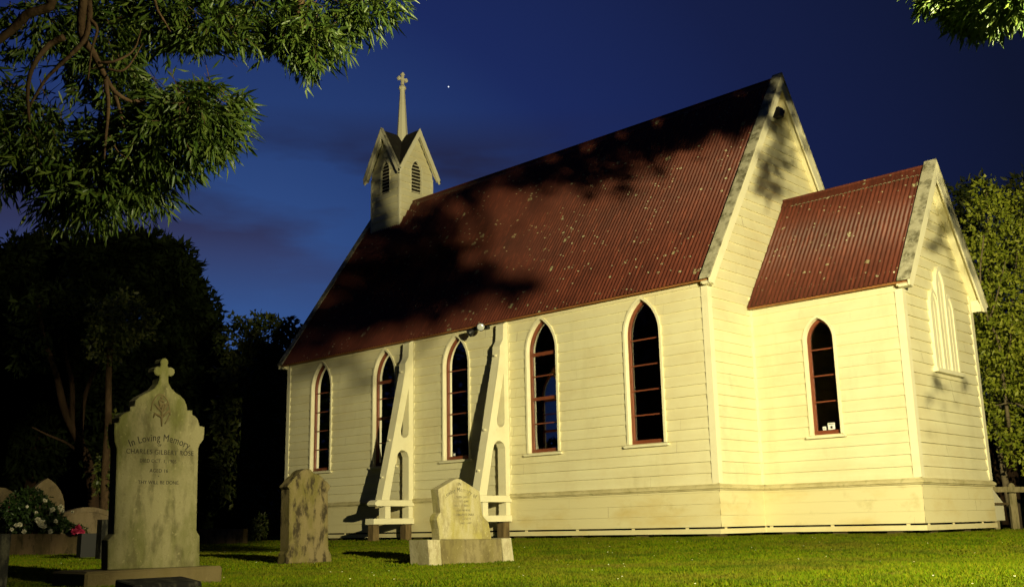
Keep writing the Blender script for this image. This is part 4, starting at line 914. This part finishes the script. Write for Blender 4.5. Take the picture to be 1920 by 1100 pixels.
# unseen leaf clusters in the lamp's beam, shaped and pruned to shade roof and gables
def roofpt(px, py):
    d = F + R*(px-960)/FPX - U*(py-550)/FPX; t = (EZ+SLN*(CAM[1]-E0)-CAM[2])/(d[2]-SLN*d[1]); return CAM+t*d
shade = []
for px, py, r, n in ((1445, 152, .3, 40), (1380, 172, .3, 40), (1310, 192, .3, 40), (1240, 214, .3, 36), (1170, 238, .3, 36), (1445, 160, .4, 40), (1400, 172, .4, 36), (1350, 188, .4, 36), (1290, 205, .4, 36), (1230, 222, .4, 36), (1150, 250, .4, 36), (1080, 275, .4, 30), (1000, 300, .4, 26), (930, 325, .4, 20), (950, 440, .7, 16), (1050, 430, .7, 12), (1020, 490, .6, 10), (1120, 400, .6, 14), (1220, 340, .6, 16), (1300, 320, .5, 12), (900, 430, .7, 16), (1440, 175, .55, 40), (1400, 195, .6, 50), (1350, 210, .65, 55), (1290, 225, .6, 50), (1230, 245, .6, 50), (1170, 265, .6, 45), (1100, 290, .6, 45), (1030, 300, .6, 40), (960, 325, .6, 40), (900, 350, .6, 40), (1410, 240, .35, 14), (1330, 255, .4, 16), (1260, 280, .45, 18), (1150, 335, .55, 26), (1080, 345, .5, 22),
                      (985, 400, .4, 10), (870, 400, .5, 22), (820, 430, .7, 45), (780, 490, .8, 60), (730, 540, .8, 60), (690, 590, .7, 50), (640, 610, .6, 40), (860, 520, .7, 50), (930, 545, .6, 45), (990, 535, .5, 30), (1010, 560, .35, 10), (820, 590, .5, 26), (700, 480, .9, 60), (650, 540, .9, 60), (600, 620, .8, 50), (760, 410, .6, 40), (570, 660, .6, 30), (880, 470, .6, 30), (760, 570, .6, 30)):
    shade.append((roofpt(px, py), r, n*(.78 if px < 1010 and py > 400 else .9)))
for px, py, r, n in ((1455, 175, .35, 14), (1452, 220, .45, 14), (1450, 290, .5, 14), (1425, 330, .5, 14), (1475, 265, .4, 9), (1435, 370, .4, 9), (1460, 330, .4, 8)): shade.append((hit(px, py, 0, LN), r, n))
for px, py, r, n in ((1748, 420, .4, 14), (1760, 380, .4, 10), (1790, 480, .4, 11), (1735, 725, .4, 12), (1790, 715, .4, 12), (1765, 790, .3, 7), (1815, 700, .3, 6), (1750, 760, .3, 5)): shade.append((hit(px, py, 0, XC), r, n))
NSMALL = len(shade)
for px, py, r, n in ((720, 370, .35, 60), (722, 300, .3, 50), (705, 400, .35, 50), (730, 335, .3, 50), (700, 330, .3, 50), (715, 280, .25, 40), (720, 420, .35, 50)): shade.append((hit(px, py, 1, TY-TH), r, n))
NSMALL2 = len(shade)
for px, py, r, n in ((665, 690, .3, 6), (600, 675, .35, 8)): shade.append((hit(px, py, 1, 0), r, n))
for px, py, D, r, n in ((20, 520, 40, 2.2, 40), (90, 500, 40, 1.8, 34), (60, 620, 40, 2.2, 44), (20, 720, 40, 2.2, 36), (110, 700, 40, 1.8, 30), (180, 520, 38, 2.2, 44), (250, 520, 38, 2.0, 44), (320, 560, 38, 2.0, 44), (200, 640, 38, 2.2, 44), (280, 660, 38, 2.2, 44), (350, 680, 37, 1.6, 36), (220, 760, 38, 2.0, 34), (320, 790, 37, 2.0, 40), (360, 900, 37, 1.8, 24), (450, 800, 34, 1.8, 26), (520, 760, 34, 1.6, 22), (460, 680, 34, 1.4, 14), (480, 900, 34, 1.8, 20), (84, 960, 19.4, .6, 9), (60, 950, 19.4, .6, 9), (120, 820, 30, 1.2, 16), (90, 620, 27, 1.4, 40), (170, 590, 27, 1.4, 40), (130, 700, 27, 1.0, 20), (40, 960, 20, .7, 8), (200, 560, 25, 1.2, 24)):
    shade.append((at(px, py, D), r, n))  # more unseen clusters, added to dim the left background trees and roses
def pix(P):
    d = P-CAM; z = d@F; return 960+FPX*(d@R)/z, 550-FPX*(d@U)/z
def inpoly(x, y, poly):
    r = np.zeros(len(x), bool); n = len(poly); x, y = x+16*np.sin(y*.11+x*.04)+9*np.sin(y*.31), y+13*np.sin(x*.09)+8*np.sin(x*.23+y*.1)
    for i in range(n):
        (x1, y1), (x2, y2) = poly[i], poly[(i+1) % n]
        c = ((y1 > y) != (y2 > y)) & (x < (x2-x1)*(y-y1)/(y2-y1+1e-9)+x1); r ^= c
    return r
ROOF_DARK = [[(700, 400), (820, 355), (1140, 250), (1462, 140), (1425, 262), (1330, 268), (1290, 300), (1180, 350), (1090, 372), (1040, 362), (985, 372), (960, 350), (890, 385), (830, 400), (890, 440), (860, 470), (905, 500), (1000, 512), (1020, 560), (960, 575), (900, 560), (860, 590), (790, 612), (700, 625), (540, 690), (500, 690)],
             [(1140, 372), (1185, 362), (1190, 385), (1150, 395)]]
GABLE_DARK = [[(1462, 143), (1500, 260), (1495, 330), (1465, 380), (1440, 400), (1425, 385), (1400, 350), (1415, 300), (1440, 225)]]
CHANC_DARK = [[(1745, 360), (1775, 380), (1800, 480), (1812, 560), (1795, 560), (1775, 480), (1742, 490), (1735, 430)], [(1720, 705), (1745, 700), (1760, 740), (1790, 700), (1800, 720), (1790, 740), (1765, 760), (1775, 800), (1755, 820), (1750, 770)], [(1805, 690), (1830, 700), (1828, 730), (1808, 725)]]
TURRET_DARK = [[(640, 240), (746, 240), (746, 360), (790, 392), (780, 470), (640, 480)]]
WALL_DARK = [[(648, 665), (690, 655), (680, 745), (655, 740)], [(540, 690), (640, 660), (620, 700), (560, 720)]]
def shadow_keep(P):
    """where would a leaf's shadow fall on the church; True where the photograph's lamp is masked"""
    d = P-LAMP; best = np.full(len(P), 1e9); keep = np.ones(len(P), bool)
    rnd = RNG.random(len(P))
    def test(t, ok, polys, base):
        nonlocal best, keep
        H = LAMP+d*t[:, None]; ok = ok(H) & (t > 0) & (t < best); best = np.where(ok, t, best)
        x, y = pix(H); ins = np.zeros(len(P), bool)
        for p in polys: ins |= inpoly(x, y, p)
        keep = np.where(ok, ins | (rnd < base), keep)
    with np.errstate(all='ignore'):
        t = (EZ+SLN*(LAMP[1]-E0)-LAMP[2])/(d[:, 2]-SLN*d[:, 1]); test(t, lambda H: (H[:, 0] > -.3) & (H[:, 0] < LN+.25) & (H[:, 1] > E0-.02) & (H[:, 1] < WN/2), ROOF_DARK, .25)
        t = (CEZ+SLC*(LAMP[1]-CE0)-LAMP[2])/(d[:, 2]-SLC*d[:, 1]); test(t, lambda H: (H[:, 0] > LN) & (H[:, 0] < XC+.25) & (H[:, 1] > CE0-.02) & (H[:, 1] < WN/2), [[(1660, 330), (1732, 315), (1715, 390), (1680, 380)]], 0)
        t = -LAMP[1]/d[:, 1]; test(t, lambda H: (H[:, 0] > -.3) & (H[:, 0] < LN) & (H[:, 2] < 4.3) & (H[:, 2] > -.2), WALL_DARK, 0)
        t = (YC-LAMP[1])/d[:, 1]; test(t, lambda H: (H[:, 0] > LN) & (H[:, 0] < XC) & (H[:, 2] < 4.1) & (H[:, 2] > -.2), [], 0)
        t = (LN-LAMP[0])/d[:, 0]; test(t, lambda H: (H[:, 1] > 0) & (H[:, 1] < WN) & (H[:, 2] < nave_roof(H[:, 1])) & (H[:, 2] > 0), GABLE_DARK, .05)
        t = (XC-LAMP[0])/d[:, 0]; test(t, lambda H: (H[:, 1] > YC) & (H[:, 1] < WN-YC) & (H[:, 2] < chan_roof(H[:, 1])) & (H[:, 2] > 0), CHANC_DARK, .02)
        t = (TX+TH-LAMP[0])/d[:, 0]; test(t, lambda H: (H[:, 1] > TY-.72) & (H[:, 1] < TY+1.2) & (H[:, 2] < 13.5) & (H[:, 2] > 8.3), [], 0)
        t = (TY-TH-LAMP[1])/d[:, 1]; test(t, lambda H: (H[:, 0] > TX-TA) & (H[:, 0] < TX+TA) & (H[:, 2] < 11) & (H[:, 2] > 8), [[(500, 200), (738, 200), (738, 480), (500, 480)]], 0)
        t = (-.33-LAMP[2])/d[:, 2]; test(t, lambda H: (H[:, 1] < 0) & (H[:, 0] > 12) , [[(-4000, 0), (500, 0), (500, 3000), (-4000, 3000)]], 0)
    return keep
(V0, F0), tw0 = twig_foliage(blobs, .085, .020, 8, .12, .35)
sb, st_ = [], []
for T, r, n in shade:
    t = .42
    while t > .055:
        c = LAMP+(T-LAMP)*t; x, y = pix(c); rp = (r*t+.06)*FPX/max(1, (c-CAM)@F)
        if x-rp > 1922 or y+rp < -2: break
        t -= .008
    small = NSMALL <= len(sb) < NSMALL2
    sb.append((c-off, np.array([r*t]*3)+(.0 if small else .01), -t if small else t)); st_.append(n)
for T, n in ((np.array([13.9, -11.35, .9]), 5), (np.array([13.9, -11.4, .4]), 5), (np.array([13.9, -11.4, -.1]), 5)):
    c = LAMP+(T-LAMP)*.16; sb.append((c-off, np.array([.03]*3), .16)); st_.append(n)  # small clusters added near the lamp to dim the tall headstone's left side
q4 = V0.reshape(-1, 4, 3)+off; k0 = np.where(shadow_keep(q4[:, 2]) & shadow_keep(q4[:, 0]))[0]; b4 = np.arange(len(k0))[:, None]*4
parts = [(V0.reshape(-1, 4, 3)[k0].reshape(-1, 3), np.concatenate([b4+np.array([[0, 1, 2]]), b4+np.array([[0, 2, 3]])], 1).reshape(-1, 3))]
for (c, r, t), n in zip(sb, st_):
    k = min(1.0, .35+t*3) if t > 0 else .45; t = abs(t); (V, Fc), tw_ = twig_foliage([(c, r, max(6, int(n*t*9)))], .075*k, .018*k, 7, .10*k*k, .3)
    ctr = V.reshape(-1, 4, 3)[:, :3].mean(1)+off; kp = shadow_keep(ctr); tip = shadow_keep(V.reshape(-1, 4, 3)[:, 2]+off) & shadow_keep(V.reshape(-1, 4, 3)[:, 0]+off)
    xx, yy = pix(V.reshape(-1, 4, 3)[:, 2]+off); kp &= tip & ((xx > 1922) | (yy < -2))
    ids = np.where(kp)[0]; V = V.reshape(-1, 4, 3)[ids].reshape(-1, 3); b4 = np.arange(len(ids))[:, None]*4
    parts.append((V, np.concatenate([b4+np.array([[0, 1, 2]]), b4+np.array([[0, 2, 3]])], 1).reshape(-1, 3)))
V, Fc = merge(parts)
mesh_np('crown', V, Fc, MT['leaf'], tr_)  # visible leaves together with the unseen clusters added for their shade
limb(B, [TR_TOP, np.array([22.8, -7.8, 5.0])-off, np.array([21.6, -8.3, 4.7])-off, np.array([20.9, -8.0, 4.3])-off], .05, .008)
limb(B, [TR_TOP, np.array([22.8, -6.2, 5.6])-off, np.array([20.9, -5.8, 6.0])-off], .05, .012)
B.build('branch', MT['bark'], tr_, True)

# floodlight on its pole (just outside the picture)
fp = empty('floodlight_pole', (25.36, -11.20, -.33), label='slim grey pole carrying the floodlight that lights the church', cat='lamp post')
q = MB(); q.tube([(0, 0, -.2), (0, 0, 3.85)], .045, 12); q.build('pole', MT['black'], fp, True)
q = MB(); q.box(-.16, .16, -.05, .0, -.12, .12, .01); ho = q.build('lamp_housing', MT['black'], fp)
ho.location = (-.13, .10, 3.85); ho.rotation_euler = (0, 0, math.radians(48))

# ------------------------------------------------------------------ background trees
def tree(name, label, base, trunk_h, blobs, leaf, L0, W0, bark, group=None, core=False, tr_r=.3, limbs=6, shell=.2):
    root = empty(name, tuple(base), label=label, cat='tree', group=group); b = np.array(base)
    q = MB(); top = np.array([0, 0, trunk_h]); limb(q, [(0, 0, -.3), (random.uniform(-.2, .2), 0, trunk_h*.5), top], tr_r, tr_r*.5, 10)
    for i in range(min(limbs, len(blobs))):
        c, r, n = blobs[i*len(blobs)//max(1, min(limbs, len(blobs)))]; e = np.array(c)-b
        s = top*random.uniform(.45, .95); limb(q, [s, s+(e-s)*.5+np.array([0, 0, .3]), e], tr_r*.35, tr_r*.08, 6)
    q.build('trunk', bark, root, True)
    V, Fc = tufts([(np.array(c)-b, r, n) for c, r, n in blobs], L0, W0, .3, shell); mesh_np('crown', V, Fc, leaf, root)
    return root
def cb(lst, D, dens, dz=1.0):
    """(px, py, rx, ry[, depth offset]) -> world blobs"""
    r = []
    for a in lst:
        x, y, rx, ry = a[:4]; dd = D+(a[4] if len(a) > 4 else 0); k = dd/FPX
        r.append((at(x, y, dd), np.array([rx*k, rx*k, ry*k]), int(dens*rx*ry/1000)))
    return r
def gb(px, D):
    p = at(px, 1000, D); return (p[0], p[1], float(ground(p[0], p[1])))
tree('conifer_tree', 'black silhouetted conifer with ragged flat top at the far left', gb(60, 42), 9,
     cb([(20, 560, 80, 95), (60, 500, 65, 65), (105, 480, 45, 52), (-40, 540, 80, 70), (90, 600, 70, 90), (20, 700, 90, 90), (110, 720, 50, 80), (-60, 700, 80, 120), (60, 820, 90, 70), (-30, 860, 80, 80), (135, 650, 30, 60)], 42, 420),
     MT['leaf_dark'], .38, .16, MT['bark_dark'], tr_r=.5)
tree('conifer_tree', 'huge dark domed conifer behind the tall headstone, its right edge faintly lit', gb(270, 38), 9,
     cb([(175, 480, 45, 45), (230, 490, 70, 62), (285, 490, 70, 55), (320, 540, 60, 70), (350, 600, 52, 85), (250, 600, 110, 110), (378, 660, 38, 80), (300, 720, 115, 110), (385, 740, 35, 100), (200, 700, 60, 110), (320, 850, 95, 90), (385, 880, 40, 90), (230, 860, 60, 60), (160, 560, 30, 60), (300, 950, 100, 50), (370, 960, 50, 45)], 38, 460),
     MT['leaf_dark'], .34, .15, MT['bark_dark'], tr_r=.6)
tree('broadleaf_tree', 'dim rounded broadleaf tree between the dark conifer and the church', gb(490, 34), 3.2,
     cb([(450, 640, 45, 45), (500, 630, 45, 42), (545, 650, 40, 45), (470, 700, 60, 60), (530, 720, 50, 60), (450, 790, 50, 60), (520, 820, 60, 70), (440, 880, 40, 60), (500, 920, 60, 60), (560, 780, 40, 60), (580, 700, 30, 50), (495, 600, 18, 12), (540, 605, 15, 10), (455, 605, 14, 10)], 34, 330),
     MT['leaf_bush'], .20, .10, MT['bark_dark'], tr_r=.2, shell=.35)
tree('young_shrub', 'small green shrub growing at the left end of the church', gb(508, 28), .5,
     cb([(500, 985, 26, 22), (520, 975, 18, 22), (480, 995, 20, 14)], 28, 700), MT['leaf_bush'], .12, .05, MT['bark_dark'], tr_r=.03, limbs=3)
for o in COL.objects:
    if o.name.startswith('young_shrub'): o['category'] = 'shrub'
# multi stemmed trunks left, one lit
def stems(name, label, D, paths, m, cat='tree'):
    p0 = at(paths[0][0][0][0], 1000, D); root = empty(name, (p0[0], p0[1], float(ground(p0[0], p0[1]))), label=label, cat=cat); b = np.array(root.location)
    q = MB()
    for pts, r0, r1 in paths:
        P = [at(x, y, D)-b for x, y in pts]; limb(q, P, r0, r1, 8)
    q.build('trunk', m, root, True); return root, b
s_root, sb_ = stems('multi_stem_tree', 'dark tree with several bare leaning stems left of the tall headstone', 27,
      [([(178, 1010), (172, 900), (150, 830), (122, 770), (105, 700), (85, 640), (70, 560)], .16, .05), ([(135, 800), (135, 720), (122, 660), (125, 600)], .08, .04), ([(150, 830), (160, 740), (190, 660), (200, 580)], .07, .03), ([(60, 800), (90, 815), (125, 830), (150, 850)], .02, .04)], MT['bark_dark'])
V, Fc = tufts([(c-sb_, r, n) for c, r, n in cb([(90, 600, 60, 60), (150, 560, 60, 50), (190, 610, 50, 50), (60, 660, 40, 40), (215, 560, 40, 40)], 27, 130)], .22, .09, .3, .3); mesh_np('crown', V, Fc, MT['leaf_dark'], s_root)
s_root, sb_ = stems('ivy_clad_tree', 'reddish brown trunk edged with ivy just left of the tall headstone', 24, [([(196, 1010), (197, 930), (200, 850), (203, 790), (204, 700), (210, 600)], .12, .06)], MT['bark'])
V, Fc = tufts([(c-sb_, r, n) for c, r, n in cb([(212, 960, 8, 40), (212, 880, 8, 50), (212, 810, 8, 40), (185, 980, 12, 20), (185, 890, 6, 40), (230, 600, 60, 50), (200, 640, 40, 40)], 24, 500)], .10, .07, .3, .3); mesh_np('crown', V, Fc, MT['leaf_bush'], s_root)

# right hand trees behind the chancel
bl_ = cb([(1850, 420, 45, 60), (1890, 470, 60, 70), (1840, 500, 50, 60), (1900, 580, 60, 70), (1860, 620, 50, 70), (1905, 690, 55, 60), (1880, 750, 40, 45), (1865, 690, 30, 50), (1960, 520, 60, 120), (1960, 680, 60, 120), (1875, 375, 22, 30, .5), (1915, 400, 30, 50), (1830, 590, 40, 60), (1915, 780, 30, 30), (1810, 480, 30, 40), (1835, 640, 25, 60), (1845, 720, 25, 50), (1815, 560, 20, 40), (1850, 360, 25, 30), (1890, 800, 25, 25), (1925, 840, 40, 40, -.6), (1895, 840, 18, 30, -.6), (1868, 800, 14, 40, -.5), (1900, 700, 50, 50, -1.2), (1870, 560, 40, 50, -1.2), (1880, 640, 45, 50, -1.2)], 27, 190)
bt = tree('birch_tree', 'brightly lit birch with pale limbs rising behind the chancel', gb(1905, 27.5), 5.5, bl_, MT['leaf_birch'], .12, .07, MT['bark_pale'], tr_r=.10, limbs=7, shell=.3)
bb = np.array(bt.location); q = MB()
for pts, r0, r1 in (([(1892, 800, 26.4), (1880, 700, 26.3), (1872, 640, 26.2), (1850, 590, 26.0), (1838, 520, 25.9), (1845, 440, 25.9)], .05, .015), ([(1855, 600, 26.0), (1868, 560, 25.9), (1885, 490, 25.9)], .03, .01), ([(1935, 770, 26), (1900, 755, 26), (1865, 760, 25.9)], .03, .012), ([(1880, 700, 26.3), (1893, 650, 26.1), (1899, 590, 26)], .03, .01)):
    limb(q, [at(*p)-bb for p in pts], r0, r1, 6)
q.build('branch', MT['bark_pale'], bt, True)
tree('broadleaf_tree', 'dark green tree standing behind the lit birch at right', gb(1820, 36), 6,
     cb([(1800, 400, 40, 60), (1830, 370, 35, 40), (1780, 450, 40, 70), (1870, 420, 50, 80), (1930, 400, 40, 60), (1920, 360, 30, 40), (1900, 560, 90, 120), (1850, 700, 70, 90), (1960, 700, 90, 150)], 36, 260),
     MT['leaf_bush'], .24, .11, MT['bark_dark'], tr_r=.3, shell=.3)
s_root, sb_ = stems('bare_trunk_tree', 'brown forked trunk in the gloom right of the chancel', 31, [([(1905, 1000), (1898, 900), (1890, 800), (1895, 700)], .22, .14), ([(1886, 990), (1872, 900), (1850, 820), (1840, 740)], .10, .06)], MT['bark_dark'])
tb = empty('tree_belt', (0, 0, 0)); 
bp_ = []
for px in range(-260, 640, 60):
    for py in (900, 790): bp_.append((at(px, py+20*math.sin(px), 56), np.array([3.2, 3.2, 3.4]), 4500))
for x_, y_ in ((-2, 19), (-6, 22), (-10, 20), (2, 21)): bp_.append((np.array([x_, y_, 1.6]), np.array([2.6, 2.6, 2.3]), 2500))
for px in range(1820, 2300, 60): bp_.append((at(px, 880, 50), np.array([2.4, 2.4, 3.4]), 1500))
for a_ in np.linspace(math.radians(186), math.radians(268), 16):
    for h_ in (3, 8): bp_.append((np.array([8+34*math.cos(a_), -2+34*math.sin(a_), h_]), np.array([3.6, 3.6, 4.5]), 1800))
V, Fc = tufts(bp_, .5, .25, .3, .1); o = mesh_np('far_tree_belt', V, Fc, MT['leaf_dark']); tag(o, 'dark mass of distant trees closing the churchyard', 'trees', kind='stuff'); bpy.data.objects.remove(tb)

# rose bushes -----------------------------------------------------
def rose(label, D, fol, blooms, m, rr):
    p0 = at(fol[0][0], 1000, D); root = empty('rose_bush', (p0[0], p0[1], float(ground(p0[0], p0[1]))), label=label, cat='rose bush'); b = np.array(root.location)
    V, Fc = tufts([(c-b, r, n) for c, r, n in cb(fol, D, 900)], .075, .05, .1, .3); mesh_np('foliage', V, Fc, MT['leaf_rose'], root)
    q = MB()
    for c, r, n in cb(fol, D, 1):
        for k in range(3): limb(q, [(random.uniform(-.1, .1), random.uniform(-.1, .1), 0), (np.array(c)-b)*.5+np.array([0, 0, .1]), np.array(c)-b+RNG.normal(size=3)*.08], .012, .004, 5)
    q.build('stem', MT['bark_dark'], root)
    for x, y, s in blooms:
        c = at(x, y, D-.45)-b; n = 34; v = unit(RNG.normal(size=(n, 3))); P = c+v*rr*s*.25
        V, Fc = leaf_arrays(P, v+np.array([0, 0, .2]), RNG.normal(size=(n, 3)), np.full(n, rr*s), np.full(n, rr*s*1.1)); mesh_np('flower', V, Fc, m, root)
rose('white rose bush in bloom behind the brown kerb', 19.8, [(70, 960, 30, 32), (45, 975, 30, 28), (95, 975, 25, 25), (30, 950, 22, 25), (110, 985, 18, 16), (60, 930, 20, 14)],
     [(84, 938, 1), (98, 955, 1.1), (114, 950, 1.1), (117, 957, .9), (71, 974, 1.2), (76, 981, 1.3), (82, 986, 1.2), (80, 978, 1), (105, 976, .9), (37, 983, 1), (30, 984, .8), (45, 996, 1), (94, 996, 1.1), (68, 960, .7), (51, 949, .6), (136, 959, .6), (22, 992, .8)], MT['petal_white'], .042)
rose('low pink flowering bush at the end of the brown kerb', 18.9, [(145, 994, 14, 9), (132, 990, 10, 8)], [(144, 992, 1.3), (150, 995, 1.2), (139, 996, 1.1), (147, 988, 1), (155, 997, .8)], MT['petal_pink'], .048)
rose('dark pink rose bush near the left edge', 20.6, [(14, 965, 16, 18), (5, 985, 18, 14)], [(13, 954, 1.3), (18, 955, 1), (8, 957, 1), (29, 960, .6)], MT['petal_pink'], .048)

# fence, right edge ------------------------------------------------
fpo = at(1890, 963, 24); fr0 = (fpo[0], fpo[1], float(ground(fpo[0], fpo[1])))
fe = empty('timber_fence', fr0, label='weathered post and rail fence behind the chancel at right edge', cat='fence'); fb = np.array(fr0)
for x, wd in ((1866, 9), (1901, 13), (1945, 13)):
    p = at(x, 960, 24)-fb; tp = at(x-3, 898, 24)-fb; hw = wd/2*24/FPX; q = MB()
    pl = [(-hw, 0), (-hw, tp[2]-hw)]+[(-hw*math.cos(a), tp[2]-hw+hw*math.sin(a)*1.3) for a in (.5, 1.0, 1.57, 2.1, 2.6)]+[(hw, tp[2]-hw), (hw, 0)]
    tri_prism(q, pl, -.05, .05, lambda s, t: (p[0]+s[0]*R[0]-t*R[1], p[1]+s[0]*R[1]+t*R[0], s[1]-.1)); q.build('fence_post', MT['fence'], fe)
q = MB()
for dz0, dz1 in ((912, 922),):
    a, b = at(1858, dz0, 23.9)-fb, at(1975, dz0, 23.9)-fb; a2, b2 = at(1858, dz1, 23.9)-fb, at(1975, dz1, 23.9)-fb; nb = np.array([-R[1], R[0], 0])*.06
    q.add([a, b, b2, a2, a+nb, b+nb, b2+nb, a2+nb], [(0, 1, 2, 3), (4, 7, 6, 5), (0, 4, 5, 1), (3, 2, 6, 7), (0, 3, 7, 4), (1, 5, 6, 2)])
q.build('rail', MT['fence'], fe)
far_stone(1912, 935, 965, 25.5, 26, 'flat', MT['stone_far'], 'small pale gravestone seen through the fence at right')

# ------------------------------------------------------------------ lawn
def lawn(n, dmin, dmax, hgt, wid):
    D = np.sqrt(RNG.uniform(dmin**2, dmax**2, n)); px = RNG.uniform(-60, 1980, n)
    dirv = F[None, :2]+R[None, :2]*((px-960)/FPX)[:, None]; dirv = unit(dirv); P = CAM[:2]+dirv*D[:, None]
    x, y = P[:, 0], P[:, 1]
    ok = ~(((x > -.12) & (x < LN+.12) & (y > -.12) & (y < WN)) | ((x > LN) & (x < XC+.12) & (y > YC-.12) & (y < WN-YC)))
    pat = np.sin(x*1.9+1.2)*np.sin(y*2.3-.4)+.6*np.sin(x*4.3+y*3.1); ok &= RNG.random(n) < np.where(pat > 1.15, .35, 1)
    # worn strip by the chancel corner
    ok &= ~((np.abs(y-(-.15-.25*(x-17))) < .12) & (x > 16.1) & (x < 20) & (RNG.random(n) < .85))
    x, y = x[ok], y[ok]; z = ground(x, y)-.004; m = len(x)
    Dr = np.stack([RNG.normal(size=m)*.5, RNG.normal(size=m)*.5, np.ones(m)], 1)
    clump = .75+.5*(np.sin(x*9)*np.sin(y*8.3+1)+1)/2
    return leaf_arrays(np.stack([x, y, z], 1), Dr, RNG.normal(size=(m, 3)), hgt*RNG.uniform(.4, 1.3, m)*clump, wid*RNG.uniform(.6, 1.4, m))
V, Fc = merge([lawn(230000, 5.5, 12, .028, .0065), lawn(300000, 12, 19.5, .032, .014), lawn(130000, 19.5, 36, .036, .024)])
g = mesh_np('grass', V, Fc, MT['grass_blade']); tag(g, 'short green mown grass of the churchyard lawn', 'grass', kind='stuff')
n = 260; D = np.sqrt(RNG.uniform(36, 400, n)); px = RNG.uniform(0, 1920, n); dirv = unit(F[None, :2]+R[None, :2]*((px-960)/FPX)[:, None]); P = CAM[:2]+dirv*D[:, None]
keep = (np.sin(P[:, 0]*2.1)*np.sin(P[:, 1]*1.7) > -.2) & (P[:, 1] < -.3); P = P[keep]; m = len(P); parts = []
for k in range(5):
    a = 2*math.pi*k/5; d = np.tile([math.cos(a), math.sin(a), .5], (m, 1)); parts.append(leaf_arrays(np.stack([P[:, 0], P[:, 1], ground(P[:, 0], P[:, 1])+.022], 1), d, RNG.normal(size=(m, 3)), np.full(m, .008), np.full(m, .007)))
V, Fc = merge(parts); o = mesh_np('clover_flowers', V, Fc, MT['clover']); tag(o, 'tiny white clover flowers dotted over the lawn', 'flowers', kind='stuff')

for o in COL.objects:
    if o.get('category') == 'gravestone': o['group'] = 'headstones and markers standing in the churchyard'
# star
sm_ = at(841, 163, 900)
q = MB(); q.tube([sm_+np.array([0, 0, -.6]), sm_+np.array([0, 0, -.4]), sm_, sm_+np.array([0, 0, .4]), sm_+np.array([0, 0, .6])], [.2, .45, .6, .45, .2], 8)
tag(q.build('star', MT['star'], None, True), 'single bright star in the blue sky right of the spire', 'star')
